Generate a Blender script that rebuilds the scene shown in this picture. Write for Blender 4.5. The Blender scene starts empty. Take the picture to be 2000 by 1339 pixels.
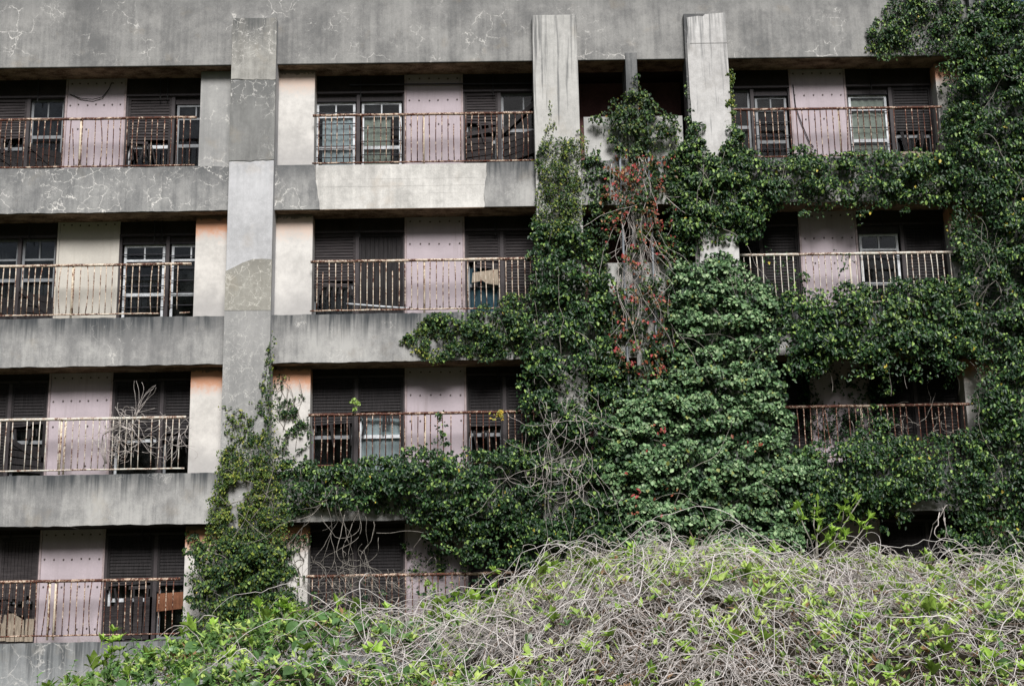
import bpy, bmesh, math, random
import numpy as np
from mathutils import Vector, Matrix
rad = math.radians
random.seed(7); rng = np.random.default_rng(7)
SC = bpy.context.scene
COL = SC.collection

# ------------------------------------------------------------------ camera
F_PX = 2700.0
YAW, PITCH, ROLL = 0.012973, 0.226241, -0.018864
CAM = Vector((0.0, -26.570, 1.60))
cy, sy, cp, sp, cr, sr = math.cos(YAW), math.sin(YAW), math.cos(PITCH), math.sin(PITCH), math.cos(ROLL), math.sin(ROLL)
FW = Vector((sy*cp, cy*cp, sp)); RT0 = Vector((cy, -sy, 0)); UP0 = RT0.cross(FW)
RT = cr*RT0 + sr*UP0; UP = -sr*RT0 + cr*UP0
cam_d = bpy.data.cameras.new('camera'); cam = bpy.data.objects.new('camera', cam_d); COL.objects.link(cam)
cam_d.sensor_width = 36; cam_d.sensor_fit = 'HORIZONTAL'; cam_d.lens = F_PX/2000*36
cam_d.clip_start = .1; cam_d.clip_end = 2000
M = Matrix(((RT.x, UP.x, -FW.x, CAM.x), (RT.y, UP.y, -FW.y, CAM.y), (RT.z, UP.z, -FW.z, CAM.z), (0, 0, 0, 1)))
cam.matrix_world = M
SC.camera = cam

# ------------------------------------------------------------------ sky, sun, exposure
SUN_EL, SUN_AZ = rad(43), rad(172)          # azimuth clockwise from +Y
wd = bpy.data.worlds.new('World'); SC.world = wd; wd.use_nodes = True
wn = wd.node_tree.nodes; bg = wn['Background']
sky = wn.new('ShaderNodeTexSky'); sky.sky_type = 'NISHITA'; sky.sun_disc = False
sky.sun_elevation = SUN_EL; sky.sun_rotation = SUN_AZ
sky.air_density = 1.0; sky.dust_density = 2.2; sky.ozone_density = .6
wd.node_tree.links.new(sky.outputs[0], bg.inputs[0]); bg.inputs[1].default_value = .05
sun_d = bpy.data.lights.new('sun', 'SUN'); sun = bpy.data.objects.new('sun', sun_d); COL.objects.link(sun)
sun_d.energy = 5.0; sun_d.angle = rad(22); sun_d.color = (1, .985, .975)
sdir = Vector((math.sin(SUN_AZ)*math.cos(SUN_EL), math.cos(SUN_AZ)*math.cos(SUN_EL), math.sin(SUN_EL)))
sun.rotation_euler = sdir.to_track_quat('Z', 'Y').to_euler()
sun.location = (0, -30, 40)
SC.view_settings.view_transform = 'Standard'; SC.view_settings.look = 'None'
SC.view_settings.exposure = 0.12; SC.view_settings.gamma = 1.0
SC.cycles.max_bounces = 6; SC.cycles.diffuse_bounces = 2; SC.cycles.glossy_bounces = 2
SC.cycles.transparent_max_bounces = 6; SC.cycles.transmission_bounces = 3
SC.cycles.use_denoising = True

def at(px, py, Y):
    """world point on the vertical plane y = Y for a position measured in the photograph"""
    d = (px-1000)*RT + (669.5-py)*UP + F_PX*FW
    return CAM + d*((Y-CAM.y)/d.y)
def xz(pts, Y):
    out = []
    for a, b in pts:
        p = at(a, b, Y); out.append((p.x, p.z))
    return out

# ------------------------------------------------------------------ object helpers
def tag(o, label=None, cat=None, group=None, kind=None):
    if label: o['label'] = label
    if cat: o['category'] = cat
    if group: o['group'] = group
    if kind: o['kind'] = kind
    return o
def empty(name, loc=(0, 0, 0), parent=None):
    o = bpy.data.objects.new(name, None); COL.objects.link(o); o.location = loc; o.empty_display_size = .2
    if parent: o.parent = parent
    return o
def link_mesh(name, me, parent=None, loc=None, rot=None):
    o = bpy.data.objects.new(name, me); COL.objects.link(o)
    if parent: o.parent = parent
    if loc is not None: o.location = loc
    if rot is not None: o.rotation_euler = rot
    return o
class MB:
    def __init__(s): s.v = []; s.f = []
    def add(s, v, f):
        k = len(s.v); s.v += [tuple(a) for a in v]; s.f += [[i+k for i in q] for q in f]; return s
    def box(s, x0, x1, y0, y1, z0, z1, j=0.0, rot=None):
        v = [(x, y, z) for x in (x0, x1) for y in (y0, y1) for z in (z0, z1)]
        if j: v = [(a+random.uniform(-j, j), b+random.uniform(-j, j)*.4, c+random.uniform(-j, j)) for a, b, c in v]
        if rot:
            ang, cx, cz = rot; ca, sa = math.cos(ang), math.sin(ang)
            v = [(cx+(a-cx)*ca-(c-cz)*sa, b, cz+(a-cx)*sa+(c-cz)*ca) for a, b, c in v]
        return s.add(v, [(0, 1, 3, 2), (4, 6, 7, 5), (0, 4, 5, 1), (2, 3, 7, 6), (0, 2, 6, 4), (1, 5, 7, 3)])
    def slab(s, poly, y0, y1):
        """extruded outline in the x-z plane, front at y0, back at y1"""
        n = len(poly)
        ar = sum(poly[i][0]*poly[(i+1) % n][1]-poly[(i+1) % n][0]*poly[i][1] for i in range(n))
        if ar < 0: poly = poly[::-1]
        v = [(a, y0, b) for a, b in poly] + [(a, y1, b) for a, b in poly]
        f = [list(range(n)), list(range(2*n-1, n-1, -1))] + [(i, n+i, n+(i+1) % n, (i+1) % n) for i in range(n)]
        return s.add(v, f)
    def tube(s, pts, r0, r1=None, n=5):
        r1 = r0 if r1 is None else r1
        P = [Vector(p) for p in pts]; k = len(s.v); m = len(P)
        for i, p in enumerate(P):
            t = (P[min(i+1, m-1)]-P[max(i-1, 0)]).normalized()
            a = t.cross(Vector((0, 0, 1)) if abs(t.z) < .9 else Vector((1, 0, 0))).normalized(); b = t.cross(a)
            r = r0+(r1-r0)*i/max(1, m-1)
            for q in range(n):
                w = 2*math.pi*q/n; s.v.append(tuple(p+(a*math.cos(w)+b*math.sin(w))*r))
        for i in range(m-1):
            for q in range(n):
                s.f.append([k+i*n+q, k+i*n+(q+1) % n, k+(i+1)*n+(q+1) % n, k+(i+1)*n+q])
        s.f.append([k+q for q in range(n)][::-1]); s.f.append([k+(m-1)*n+q for q in range(n)])
        return s
    def mesh(s, name, mat, smooth=False):
        me = bpy.data.meshes.new(name); me.from_pydata(s.v, [], s.f); me.materials.append(mat)
        if smooth:
            me.polygons.foreach_set('use_smooth', [True]*len(me.polygons))
        me.update(); return me
    def build(s, name, mat, parent=None, smooth=False, bevel=0.0):
        o = link_mesh(name, s.mesh(name, mat, smooth), parent)
        if bevel:
            b = o.modifiers.new('bevel', 'BEVEL'); b.width = bevel; b.segments = 2; b.limit_method = 'ANGLE'
        return o
def ragged(x0, z0, x1, z1, n, amp):
    """a broken edge from one point to another (end points kept)"""
    out = []
    dx, dz = x1-x0, z1-z0; L = math.hypot(dx, dz); nx, nz = -dz/L, dx/L
    o = 0
    for i in range(n+1):
        t = i/n; o = .6*o+random.uniform(-amp, amp); e = 0 if i in (0, n) else o
        out.append((x0+dx*t+nx*e, z0+dz*t+nz*e))
    return out

# ------------------------------------------------------------------ materials
class NG:
    def __init__(s, name):
        s.m = bpy.data.materials.new(name); s.m.use_nodes = True
        s.t = s.m.node_tree; s.n = s.t.nodes; s.b = s.n['Principled BSDF']; s.out = s.n['Material Output']
    def L(s, a, b): s.t.links.new(a, b)
    def node(s, ty, **kw):
        n = s.n.new(ty)
        for k, v in kw.items(): setattr(n, k, v)
        return n
    def put(s, sock, v):
        if hasattr(v, 'is_output') or hasattr(v, 'links'): s.L(v, sock)
        else: sock.default_value = v
    def pos(s, off=(0, 0, 0), scale=(1, 1, 1)):
        g = s.node('ShaderNodeNewGeometry'); mp = s.node('ShaderNodeMapping')
        s.L(g.outputs['Position'], mp.inputs[0]); mp.inputs[1].default_value = off; mp.inputs[3].default_value = scale
        return mp.outputs[0]
    def objpos(s, scale=(1, 1, 1)):
        g = s.node('ShaderNodeTexCoord'); mp = s.node('ShaderNodeMapping')
        s.L(g.outputs['Object'], mp.inputs[0]); mp.inputs[3].default_value = scale
        return mp.outputs[0]
    def genz(s):
        g = s.node('ShaderNodeTexCoord'); x = s.node('ShaderNodeSeparateXYZ'); s.L(g.outputs['Generated'], x.inputs[0])
        return x.outputs[2]
    def noise(s, vec, scale, detail=4, rough=.55, dist=0):
        n = s.node('ShaderNodeTexNoise'); s.L(vec, n.inputs['Vector'])
        n.inputs['Scale'].default_value = scale; n.inputs['Detail'].default_value = detail
        n.inputs['Roughness'].default_value = rough; n.inputs['Distortion'].default_value = dist
        return n.outputs['Fac'], n.outputs['Color']
    def math(s, op, a, b=0.0, c=None):
        n = s.node('ShaderNodeMath', operation=op); s.put(n.inputs[0], a); s.put(n.inputs[1], b)
        if c is not None: s.put(n.inputs[2], c)
        return n.outputs[0]
    def rng(s, v, a, b, c=0.0, d=1.0, smooth=True):
        n = s.node('ShaderNodeMapRange'); n.interpolation_type = 'SMOOTHSTEP' if smooth else 'LINEAR'
        s.put(n.inputs[0], v)
        for i, q in enumerate((a, b, c, d)): s.put(n.inputs[i+1], q)
        return n.outputs[0]
    def mix(s, f, a, b, blend='MIX'):
        n = s.node('ShaderNodeMix', data_type='RGBA', blend_type=blend)
        s.put(n.inputs[0], f)
        for sock, v in ((n.inputs[6], a), (n.inputs[7], b)):
            if isinstance(v, tuple): sock.default_value = (*v[:3], 1)
            else: s.L(v, sock)
        return n.outputs[2]
    def bump(s, h, strength=.3, dist=.01):
        n = s.node('ShaderNodeBump'); n.inputs['Strength'].default_value = strength; n.inputs['Distance'].default_value = dist
        s.L(h, n.inputs['Height']); s.L(n.outputs[0], s.b.inputs['Normal'])
    def color(s, c): s.put(s.b.inputs['Base Color'], c if not isinstance(c, tuple) else (*c, 1))
    def rough(s, r, spec=.3):
        s.put(s.b.inputs['Roughness'], r); s.b.inputs['Specular IOR Level'].default_value = spec

def concrete(name, lo, hi, off=(0, 0, 0), crack=1.0, cscale=2.6, mask=(.47, .58), grime=.7, grime_h=.55, streak=.55, white=(.68, .66, .62), warm=(.30, .25, .18), fine=True):
    g = NG(name); p = g.pos(off)
    a, _ = g.noise(p, .8, 5, .6); b, _ = g.noise(p, 7, 6, .7); c, _ = g.noise(p, 70, 2, .6)
    ps = g.pos(off, (4.5, 4.5, .28)); st, _ = g.noise(ps, 1.0, 5, .65)
    ps2 = g.pos(off, (17, 17, .7)); st2, _ = g.noise(ps2, 1.0, 3, .6)
    t = g.math('MULTIPLY_ADD', a, .9, g.math('MULTIPLY_ADD', b, .45, g.math('MULTIPLY', st, streak)))
    t = g.math('MULTIPLY_ADD', st2, streak*.5, t)
    t = g.math('MULTIPLY_ADD', c, .35, t)
    mid = (.9+.45+.35+streak*1.5)*.5
    col = g.mix(g.rng(t, mid-.27, mid+.27), lo, hi)
    w, _ = g.noise(p, 1.7, 4, .6)
    col = g.mix(g.rng(w, .58, .72, 0, .22), col, warm)
    # dirt washed down from the top edge
    gz = g.genz()
    gm = g.rng(g.math('ADD', gz, g.math('MULTIPLY', g.math('SUBTRACT', st2, .5), .9)), 1-grime_h*.9, 1.06)
    gm = g.math('MULTIPLY', gm, g.rng(st, .34, .56, .40, 1))
    col = g.mix(g.math('MULTIPLY', gm, grime), col, (.055, .06, .064))
    blot, _ = g.noise(g.pos((off[0]+21, 4, off[2]), (1, 1, .6)), 1.1, 5, .7)
    col = g.mix(g.rng(blot, .55, .75, 0, .5), col, tuple(x*.6 for x in lo))
    # hairline cracks with lime bloom
    _, wc = g.noise(p, 3.1, 4, .6)
    vm = g.node('ShaderNodeVectorMath', operation='MULTIPLY_ADD'); g.L(wc, vm.inputs[0]); vm.inputs[1].default_value = (.34, .34, .34); g.L(p, vm.inputs[2])
    def net(scale, lw):
        v = g.node('ShaderNodeTexVoronoi', feature='DISTANCE_TO_EDGE'); g.L(vm.outputs[0], v.inputs['Vector']); v.inputs['Scale'].default_value = scale
        return v.outputs['Distance'], g.rng(v.outputs['Distance'], lw*.25, lw, 1, 0)
    d1, l1 = net(cscale, .026); d2, l2 = net(cscale*2.1, .034)
    m1n, _ = g.noise(g.pos((3.3+off[0], 1, 7)), .85, 3, .6); m2n, _ = g.noise(g.pos((13.3, off[1], 2)), 1.3, 3, .6)
    m1 = g.rng(m1n, mask[0], mask[1]); m2 = g.rng(m2n, mask[0]+.06, mask[1]+.08)
    brk = g.rng(b, .38, .60, .05, 1)
    lines = g.math('MAXIMUM', g.math('MULTIPLY', l1, m1), g.math('MULTIPLY', l2, m2) if fine else 0.0)
    lines = g.math('MULTIPLY', g.math('MULTIPLY', lines, brk), crack)
    bloom = g.math('MULTIPLY', g.math('MULTIPLY', g.rng(d1, 0, .10, 1, 0), m1), g.rng(w, .56, .72, 0, .5*crack))
    col = g.mix(g.math('MAXIMUM', lines, bloom), col, white)
    g.color(col); g.rough(.92, .2)
    h = g.math('MULTIPLY_ADD', b, .6, g.math('MULTIPLY', c, .5))
    g.bump(h, .45, .006)
    return g.m

def plain(name, c, r=.7, spec=.3, var=.35, scale=6, c2=None, stretch=(1, 1, 1), bumpk=.15):
    g = NG(name); p = g.pos(scale=stretch); a, _ = g.noise(p, scale, 5, .65); b, _ = g.noise(p, scale*9, 3, .6)
    t = g.rng(g.math('MULTIPLY_ADD', b, .4, g.math('MULTIPLY', a, .6)), .33, .67)
    lo = tuple(x*(1-var) for x in c); hi = c2 or tuple(min(1, x*(1+var*.6)) for x in c)
    g.color(g.mix(t, lo, hi)); g.rough(r, spec); g.bump(b, bumpk, .004); return g.m

def rusty(name, paint, thr, rust1=(.13, .042, .022), rust2=(.030, .015, .013)):
    g = NG(name); p = g.pos(); a, _ = g.noise(p, 9, 6, .72, .6); b, _ = g.noise(p, 38, 4, .7); w, _ = g.noise(p, 1.3, 3, .6)
    t = g.math('MULTIPLY_ADD', b, .5, g.math('MULTIPLY_ADD', w, .35, g.math('MULTIPLY', a, .65)))
    r = g.mix(g.rng(b, .42, .6), rust2, rust1)
    col = g.mix(g.rng(t, thr-.05, thr+.035), paint, r)
    halo = g.math('MULTIPLY', g.rng(t, thr-.12, thr-.03), .5)
    col2 = g.mix(halo, paint, (.36, .20, .115)); col = g.mix(g.rng(t, thr-.02, thr+.02), col2, r)
    g.color(col); g.rough(.75, .3); g.bump(g.math('ADD', a, b), .5, .004); return g.m

def leafmat(name, rough=.42, trans=.25, spec=.5):
    g = NG(name); at_ = g.node('ShaderNodeAttribute', attribute_name='col')
    n, _ = g.noise(g.pos(), 30, 2, .5)
    c = g.mix(g.rng(n, .3, .7), at_.outputs['Color'], g.mix(.5, at_.outputs['Color'], at_.outputs['Color'], 'MULTIPLY'))
    c = at_.outputs['Color']
    g.color(c); g.rough(rough, spec)
    tr = g.node('ShaderNodeBsdfTranslucent'); g.L(g.mix(.35, c, (.25, .38, .03)), tr.inputs[0])
    ms = g.node('ShaderNodeMixShader'); ms.inputs[0].default_value = trans
    g.L(g.b.outputs[0], ms.inputs[1]); g.L(tr.outputs[0], ms.inputs[2]); g.L(ms.outputs[0], g.out.inputs[0])
    return g.m

def tintmat(name, c, r=.5, spec=.4, trans=.25, var=.45):
    """leaf material for shared meshes: a tint that differs from object to object"""
    g = NG(name); oi = g.node('ShaderNodeObjectInfo'); n, _ = g.noise(g.objpos(), 18, 3, .6)
    t = g.math('MULTIPLY_ADD', n, .5, g.math('MULTIPLY', oi.outputs['Random'], .6))
    col = g.mix(g.rng(t, .2, .8), tuple(x*(1-var) for x in c), tuple(min(1, x*(1+var*.7)) for x in c))
    g.color(col); g.rough(r, spec)
    tr = g.node('ShaderNodeBsdfTranslucent'); g.L(col, tr.inputs[0])
    ms = g.node('ShaderNodeMixShader'); ms.inputs[0].default_value = trans
    g.L(g.b.outputs[0], ms.inputs[1]); g.L(tr.outputs[0], ms.inputs[2]); g.L(ms.outputs[0], g.out.inputs[0])
    return g.m

def glassmat():
    g = NG('window_glass'); tb = g.node('ShaderNodeBsdfTransparent'); tb.inputs[0].default_value = (.86, .90, .91, 1)
    gl = g.node('ShaderNodeBsdfGlossy'); gl.inputs['Roughness'].default_value = .06
    n, _ = g.noise(g.pos(), 3, 3, .5); fr = g.node('ShaderNodeFresnel'); fr.inputs[0].default_value = 1.5
    df = g.node('ShaderNodeBsdfDiffuse'); df.inputs[0].default_value = (.25, .27, .27, 1)
    m0 = g.node('ShaderNodeMixShader'); g.L(g.rng(n, .4, .7, .0, .03), m0.inputs[0]); g.L(tb.outputs[0], m0.inputs[1]); g.L(df.outputs[0], m0.inputs[2])
    ms = g.node('ShaderNodeMixShader'); g.L(g.math('MULTIPLY_ADD', fr.outputs[0], .8, .0), ms.inputs[0])
    g.L(m0.outputs[0], ms.inputs[1]); g.L(gl.outputs[0], ms.inputs[2]); g.L(ms.outputs[0], g.out.inputs[0]); return g.m

MT = {}
MT['parapet'] = concrete('parapet_render', (.140, .140, .138), (.315, .31, .296), crack=.75, cscale=2.6, mask=(.51, .61), grime=.3, grime_h=.4, streak=.5)
MT['beam'] = concrete('beam_render', (.19, .189, .187), (.42, .413, .395), (5, 2, 1), crack=.65, cscale=3.6, mask=(.53, .63), grime=1.0, grime_h=.70)
MT['beam_cracked'] = concrete('cracked_beam_render', (.145, .147, .148), (.34, .337, .325), (2, 7, 3), crack=1.0, cscale=3.4, mask=(.44, .53), grime=.55, grime_h=.5)
MT['bare'] = concrete('bare_board_marked_concrete', (.36, .35, .33), (.72, .70, .66), (8, 2, 3), crack=.1, grime=.8, grime_h=.5, streak=.35, white=(.75, .73, .68), warm=(.42, .33, .24))
MT['board_face'] = concrete('board_face_concrete', (.36, .35, .33), (.70, .68, .64), (8, 2, 3), crack=.1, grime=0.0, streak=.35, white=(.75, .73, .68), warm=(.42, .33, .24))
MT['col_white'] = concrete('white_column_plaster', (.36, .36, .365), (.58, .58, .59), (1, 8, 2), crack=.3, grime=.2, streak=.3, warm=(.45, .38, .30))
MT['col_mottled'] = concrete('mottled_column_render', (.19, .185, .17), (.40, .39, .36), (4, 3, 5), crack=.8, cscale=4.4, mask=(.44, .56), grime=.8, grime_h=.75)
MT['col_dark'] = concrete('dark_column_render', (.155, .155, .15), (.245, .245, .235), (9, 3, 1), crack=.8, cscale=4.6, mask=(.46, .58), grime=.35)
MT['col_tan'] = concrete('tan_column_render', (.24, .23, .20), (.34, .33, .295), (6, 6, 4), crack=.8, cscale=5.2, mask=(.34, .46), grime=.15, white=(.62, .60, .54))
MT['col_grey'] = concrete('grey_column_render', (.23, .23, .225), (.345, .34, .33), (2, 3, 9), crack=.6, cscale=5.2, mask=(.40, .54), grime=.1, grime_h=.2, white=(.60, .59, .55))
MT['col_streaked'] = concrete('streaked_column_concrete', (.33, .325, .31), (.52, .51, .485), (7, 1, 2), crack=.15, grime=.7, grime_h=.11, streak=.25)
MT['col_stained'] = concrete('stained_column_concrete', (.34, .33, .32), (.60, .59, .575), (3, 9, 6), crack=.15, grime=.55, grime_h=.10, streak=.2)
MT['edge'] = concrete('broken_render_edge', (.09, .09, .09), (.24, .23, .22), (1, 1, 1), crack=.4)
MT['parapet_panel'] = concrete('panel_concrete', (.33, .33, .32), (.52, .51, .49), (3, 2, 2), crack=.1, grime=.3)
MT['plinth'] = concrete('plinth_render', (.21, .22, .225), (.36, .365, .36), (2, 2, 6), crack=.6, grime=.9, grime_h=.4)

def piermat(name, c, stain, amt, crack=.15):
    g = NG(name); p = g.pos(); a, _ = g.noise(p, 1.6, 5, .6); b, _ = g.noise(p, 12, 5, .65); c3, _ = g.noise(p, 80, 2, .6); gz = g.genz()
    col = g.mix(g.rng(g.math('MULTIPLY_ADD', c3, .3, g.math('MULTIPLY_ADD', b, .4, g.math('MULTIPLY', a, .6))), .45, .85), tuple(x*.78 for x in c), tuple(min(.8, x*1.1) for x in c))
    low = g.rng(g.math('ADD', gz, g.math('MULTIPLY', g.math('SUBTRACT', a, .5), .5)), .5, .05, 0, .6); col = g.mix(low, col, (.33, .32, .315))
    top = g.rng(g.math('ADD', gz, g.math('MULTIPLY', g.math('SUBTRACT', g.math('MULTIPLY_ADD', b, .5, g.math('MULTIPLY', a, .5)), .5), .40)),  .72, .90, 0, amt); col = g.mix(top, col, stain)
    top2 = g.rng(g.math('ADD', gz, g.math('MULTIPLY', g.math('SUBTRACT', b, .5), .10)), .955, .975, 0, .8); col = g.mix(top2, col, (.10, .09, .08))
    g.color(col); g.rough(.9, .2); g.bump(g.math('ADD', b, c3), .3, .005); return g.m
MT['pier_grey'] = concrete('grey_pier_render', (.25, .25, .245), (.40, .395, .38), (6, 1, 1), crack=.7, cscale=3.2, grime=.1)
MT['pier_cream'] = piermat('cream_pier_paint', (.60, .58, .55), (.50, .27, .15), .45)
MT['pier_orange'] = piermat('orange_stained_pier_paint', (.60, .575, .54), (.50, .21, .095), .85)
def panelmat(name, c, run):
    g = NG(name); oi = g.node('ShaderNodeObjectInfo'); gz = g.genz()
    off = g.node('ShaderNodeCombineXYZ'); g.L(g.math('MULTIPLY', oi.outputs['Random'], 37.0), off.inputs[0])
    def p(sc):
        m = g.node('ShaderNodeMapping'); g.L(g.node('ShaderNodeNewGeometry').outputs['Position'], m.inputs[0]); g.L(off.outputs[0], m.inputs[1]); m.inputs[3].default_value = sc; return m.outputs[0]
    a, _ = g.noise(p((1, 1, 1)), 1.3, 5, .65); st, _ = g.noise(p((11, 11, .5)), 1, 5, .7); b, _ = g.noise(p((1, 1, 1)), 26, 4, .7)
    col = g.mix(g.rng(g.math('MULTIPLY_ADD', b, .4, g.math('MULTIPLY', a, .8)), .4, .8), tuple(x*.84 for x in c), tuple(x*1.08 for x in c))
    tone = g.math('MULTIPLY', oi.outputs['Random'], .35); col = g.mix(tone, col, tuple(x*.82 for x in c))
    col = g.mix(g.math('MULTIPLY', g.rng(st, .50, .72), g.rng(a, .35, .6, .25, .75)), col, run)
    col = g.mix(g.math('MULTIPLY', g.rng(gz, .10, .0, 0, .5), g.rng(b, .35, .6)), col, (.22, .20, .17))
    chip = g.math('MULTIPLY', g.rng(b, .66, .70), g.rng(a, .52, .6)); col = g.mix(chip, col, (.24, .21, .19))
    g.color(col); g.rough(.75, .25); g.bump(b, .12, .004); return g.m
MT['pink'] = panelmat('pink_panel_paint', (.44, .378, .405), (.30, .255, .26))
MT['cream'] = panelmat('cream_panel_paint', (.53, .50, .445), (.38, .34, .28))
MT['trim_pink'] = plain('trim_paint', (.36, .29, .29), .7, .3, .3, 9)
MT['lintel'] = plain('shade_darkened_lintel', (.030, .025, .021), .9, .15, .4, 3)  # recess shadow is put into this near-black colour
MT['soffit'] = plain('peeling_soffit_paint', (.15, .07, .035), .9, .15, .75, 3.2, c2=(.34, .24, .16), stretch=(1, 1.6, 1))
MT['red_wall'] = plain('dark_red_wall_paint', (.17, .085, .08), .85, .2, .3, 2)
MT['bolt'] = plain('bolt_iron', (.085, .065, .06), .6, .4, .4, 60)
MT['wood'] = plain('grey_brown_shutter_wood', (.024, .020, .021), .8, .2, .5, 5, c2=(.060, .052, .053), stretch=(.6, 1, 14), bumpk=.4)  # weathered wood, colour lowered further to deepen the recess shade
MT['wood_dark'] = plain('shade_darkened_shutter_wood', (.011, .0095, .010), .75, .25, .5, 5, c2=(.030, .026, .027), stretch=(12, 1, .6), bumpk=.4)  # dark brown wood with the recess shade darkened into its colour
MT['frame'] = plain('brown_window_frame', (.045, .037, .039), .65, .35, .4, 8, stretch=(6, 1, .8))
MT['plank'] = plain('weathered_plank', (.30, .24, .18), .85, .2, .5, 6, c2=(.44, .37, .29), stretch=(9, 1, .8), bumpk=.4)
MT['plank_orange'] = plain('orange_plank', (.20, .085, .045), .8, .2, .45, 5, stretch=(9, 1, .8), bumpk=.4)
MT['alu'] = plain('white_aluminium', (.56, .58, .60), .5, .4, .45, 5, bumpk=.05)
MT['alu_dark'] = plain('grey_aluminium', (.17, .18, .19), .5, .5, .3, 5, bumpk=.05)
MT['iron'] = plain('black_iron', (.025, .024, .03), .6, .4, .4, 30)
MT['curtain'] = plain('pale_curtain', (.68, .70, .70), .9, .1, .2, 3, stretch=(9, 1, .3))
MT['blind'] = plain('olive_blind', (.52, .51, .42), .9, .1, .25, 3)
MT['teal'] = plain('teal_curtain', (.11, .20, .25), .9, .1, .4, 3, stretch=(14, 1, .3))
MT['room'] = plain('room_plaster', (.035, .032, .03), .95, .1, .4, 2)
MT['glass'] = glassmat()
MT['pipe'] = plain('blue_grey_pipe', (.20, .22, .245), .55, .4, .3, 6)
MT['pvc'] = plain('pale_pipe', (.50, .52, .54), .5, .4, .2, 6)
MT['cable'] = plain('black_cable', (.02, .02, .02), .6, .3, .2, 6)
RUST = [rusty('rusty_rail_paint', (.62, .53, .43), .715), rusty('flaking_rail_paint', (.64, .58, .48), .77),
        rusty('pale_rail_paint', (.62, .60, .53), .815), rusty('rust_eaten_rail', (.58, .50, .41), .705)]
MT['post'] = rusty('cream_post_paint', (.62, .55, .43), .84)
MT['leaf_gloss'] = leafmat('glossy_vine_leaf', .42, .10, .28)
MT['leaf_small'] = leafmat('small_ivy_leaf', .5, .14, .25)
MT['leaf_pale'] = leafmat('matte_ivy_leaf', .5, .10, .32)
MT['leaf_red'] = leafmat('autumn_leaf', .5, .3, .4)
MT['stem'] = plain('vine_bark', (.20, .175, .15), .9, .15, .5, 12, c2=(.40, .37, .33))
MT['dry'] = plain('bleached_vine', (.45, .395, .36), .85, .2, .55, 7, c2=(.68, .62, .58))
MT['dry_pale'] = plain('bone_white_vine', (.64, .59, .565), .85, .2, .35, 7, c2=(.84, .79, .76))
MT['dry_dark'] = plain('old_brown_vine', (.17, .12, .09), .9, .15, .5, 7, c2=(.34, .25, .20))
MT['soil'] = plain('leaf_litter', (.035, .030, .02), .95, .1, .5, 5)
MT['ground'] = plain('weedy_ground', (.04, .045, .022), .95, .1, .5, 1.5, c2=(.075, .08, .04))
MT['skylight_blocker'] = plain('skylight_blocker_green', (.030, .045, .018), .95, .1, .5, .25, c2=(.06, .085, .03))  # dark green for the added slope that blocks skylight
MT['shoot'] = tintmat('spring_shoot_leaf', (.33, .50, .085), .5, .4, .35)
def leafvar(name, a, b):
    g = NG(name); n, _ = g.noise(g.pos(), 5, 3, .7); c = g.mix(g.rng(n, .35, .65), a, b); g.color(c); g.rough(.5, .4)
    tr = g.node('ShaderNodeBsdfTranslucent'); g.L(c, tr.inputs[0]); ms = g.node('ShaderNodeMixShader'); ms.inputs[0].default_value = .3
    g.L(g.b.outputs[0], ms.inputs[1]); g.L(tr.outputs[0], ms.inputs[2]); g.L(ms.outputs[0], g.out.inputs[0]); return g.m
MT['shoot_var'] = leafvar('small_shoot_leaf', (.26, .42, .07), (.52, .64, .18)); MT['weed_var'] = leafvar('small_weed_leaf', (.06, .13, .035), (.20, .32, .09))
MT['litter'] = leafvar('dead_leaf', (.16, .09, .04), (.36, .22, .11))
MT['weed'] = tintmat('weed_leaf', (.15, .30, .07), .5, .4, .3)
MT['broad'] = tintmat('broad_creeper_leaf', (.085, .17, .055), .38, .55, .18)

# ------------------------------------------------------------------ building dimensions
OT = [13.66, 10.52, 7.37, 4.27]          # underside of the beam over each storey
SI = [11.46, 8.34, 5.24, 2.10]           # top of the beam under each storey
WT = [13.29, 10.24, 7.22, 4.17]          # window heads
RTOP = [12.57, 9.46, 6.36, 3.26]; RBOT = [11.52, 8.43, 5.345, 2.23]
YB = -.08                                # beam face
YC = -.25                                # column face
YP = .20                                 # pier face
YW = .52                                 # back wall of the balconies
SEG = {'A': (-10.9, -5.2), 'B': (-4.46, .96), 'C': (1.72, 4.10), 'D': (4.80, 10.05)}

g_ = MB(); g_.add([(-400, -400, 0), (400, -400, 0), (400, 400, 0), (-400, 400, 0)], [(0, 1, 2, 3)])
ground = g_.build('ground', MT['ground']); tag(ground, kind='structure')

# unseen slope added behind the viewer to block low skylight and darken the recesses
hv = []; hf = []; na, nr = 72, 22
for j in range(nr+1):
    for i in range(na+1):
        a = rad(-205+230*i/na); q = j/nr; R_ = 42+75*q; h = 46*(q*q*(3-2*q))*(.85+.3*math.sin(i*.9)*math.sin(i*.37+1))+1.5*math.sin(i*3.1+j*2.3)*q-.1
        hv.append((R_*math.cos(a), 4+R_*math.sin(a), max(-.1, h)))
for j in range(nr):
    for i in range(na): hf.append((j*(na+1)+i, j*(na+1)+i+1, (j+1)*(na+1)+i+1, (j+1)*(na+1)+i))
tag(MB().add(hv, hf).build('skylight_blocker', MT['skylight_blocker'], None, True), kind='structure')

bld = tag(empty('apartment_building', (0, 0, 0)), 'abandoned grey concrete apartment block with recessed balconies, overgrown by vines', 'building')
def part(name, mb, mat, parent=None, bevel=0.0, label=None, smooth=False):
    o = mb.build(name, mat, parent or bld, smooth, bevel)
    if label: o['label'] = label
    return o
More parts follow.
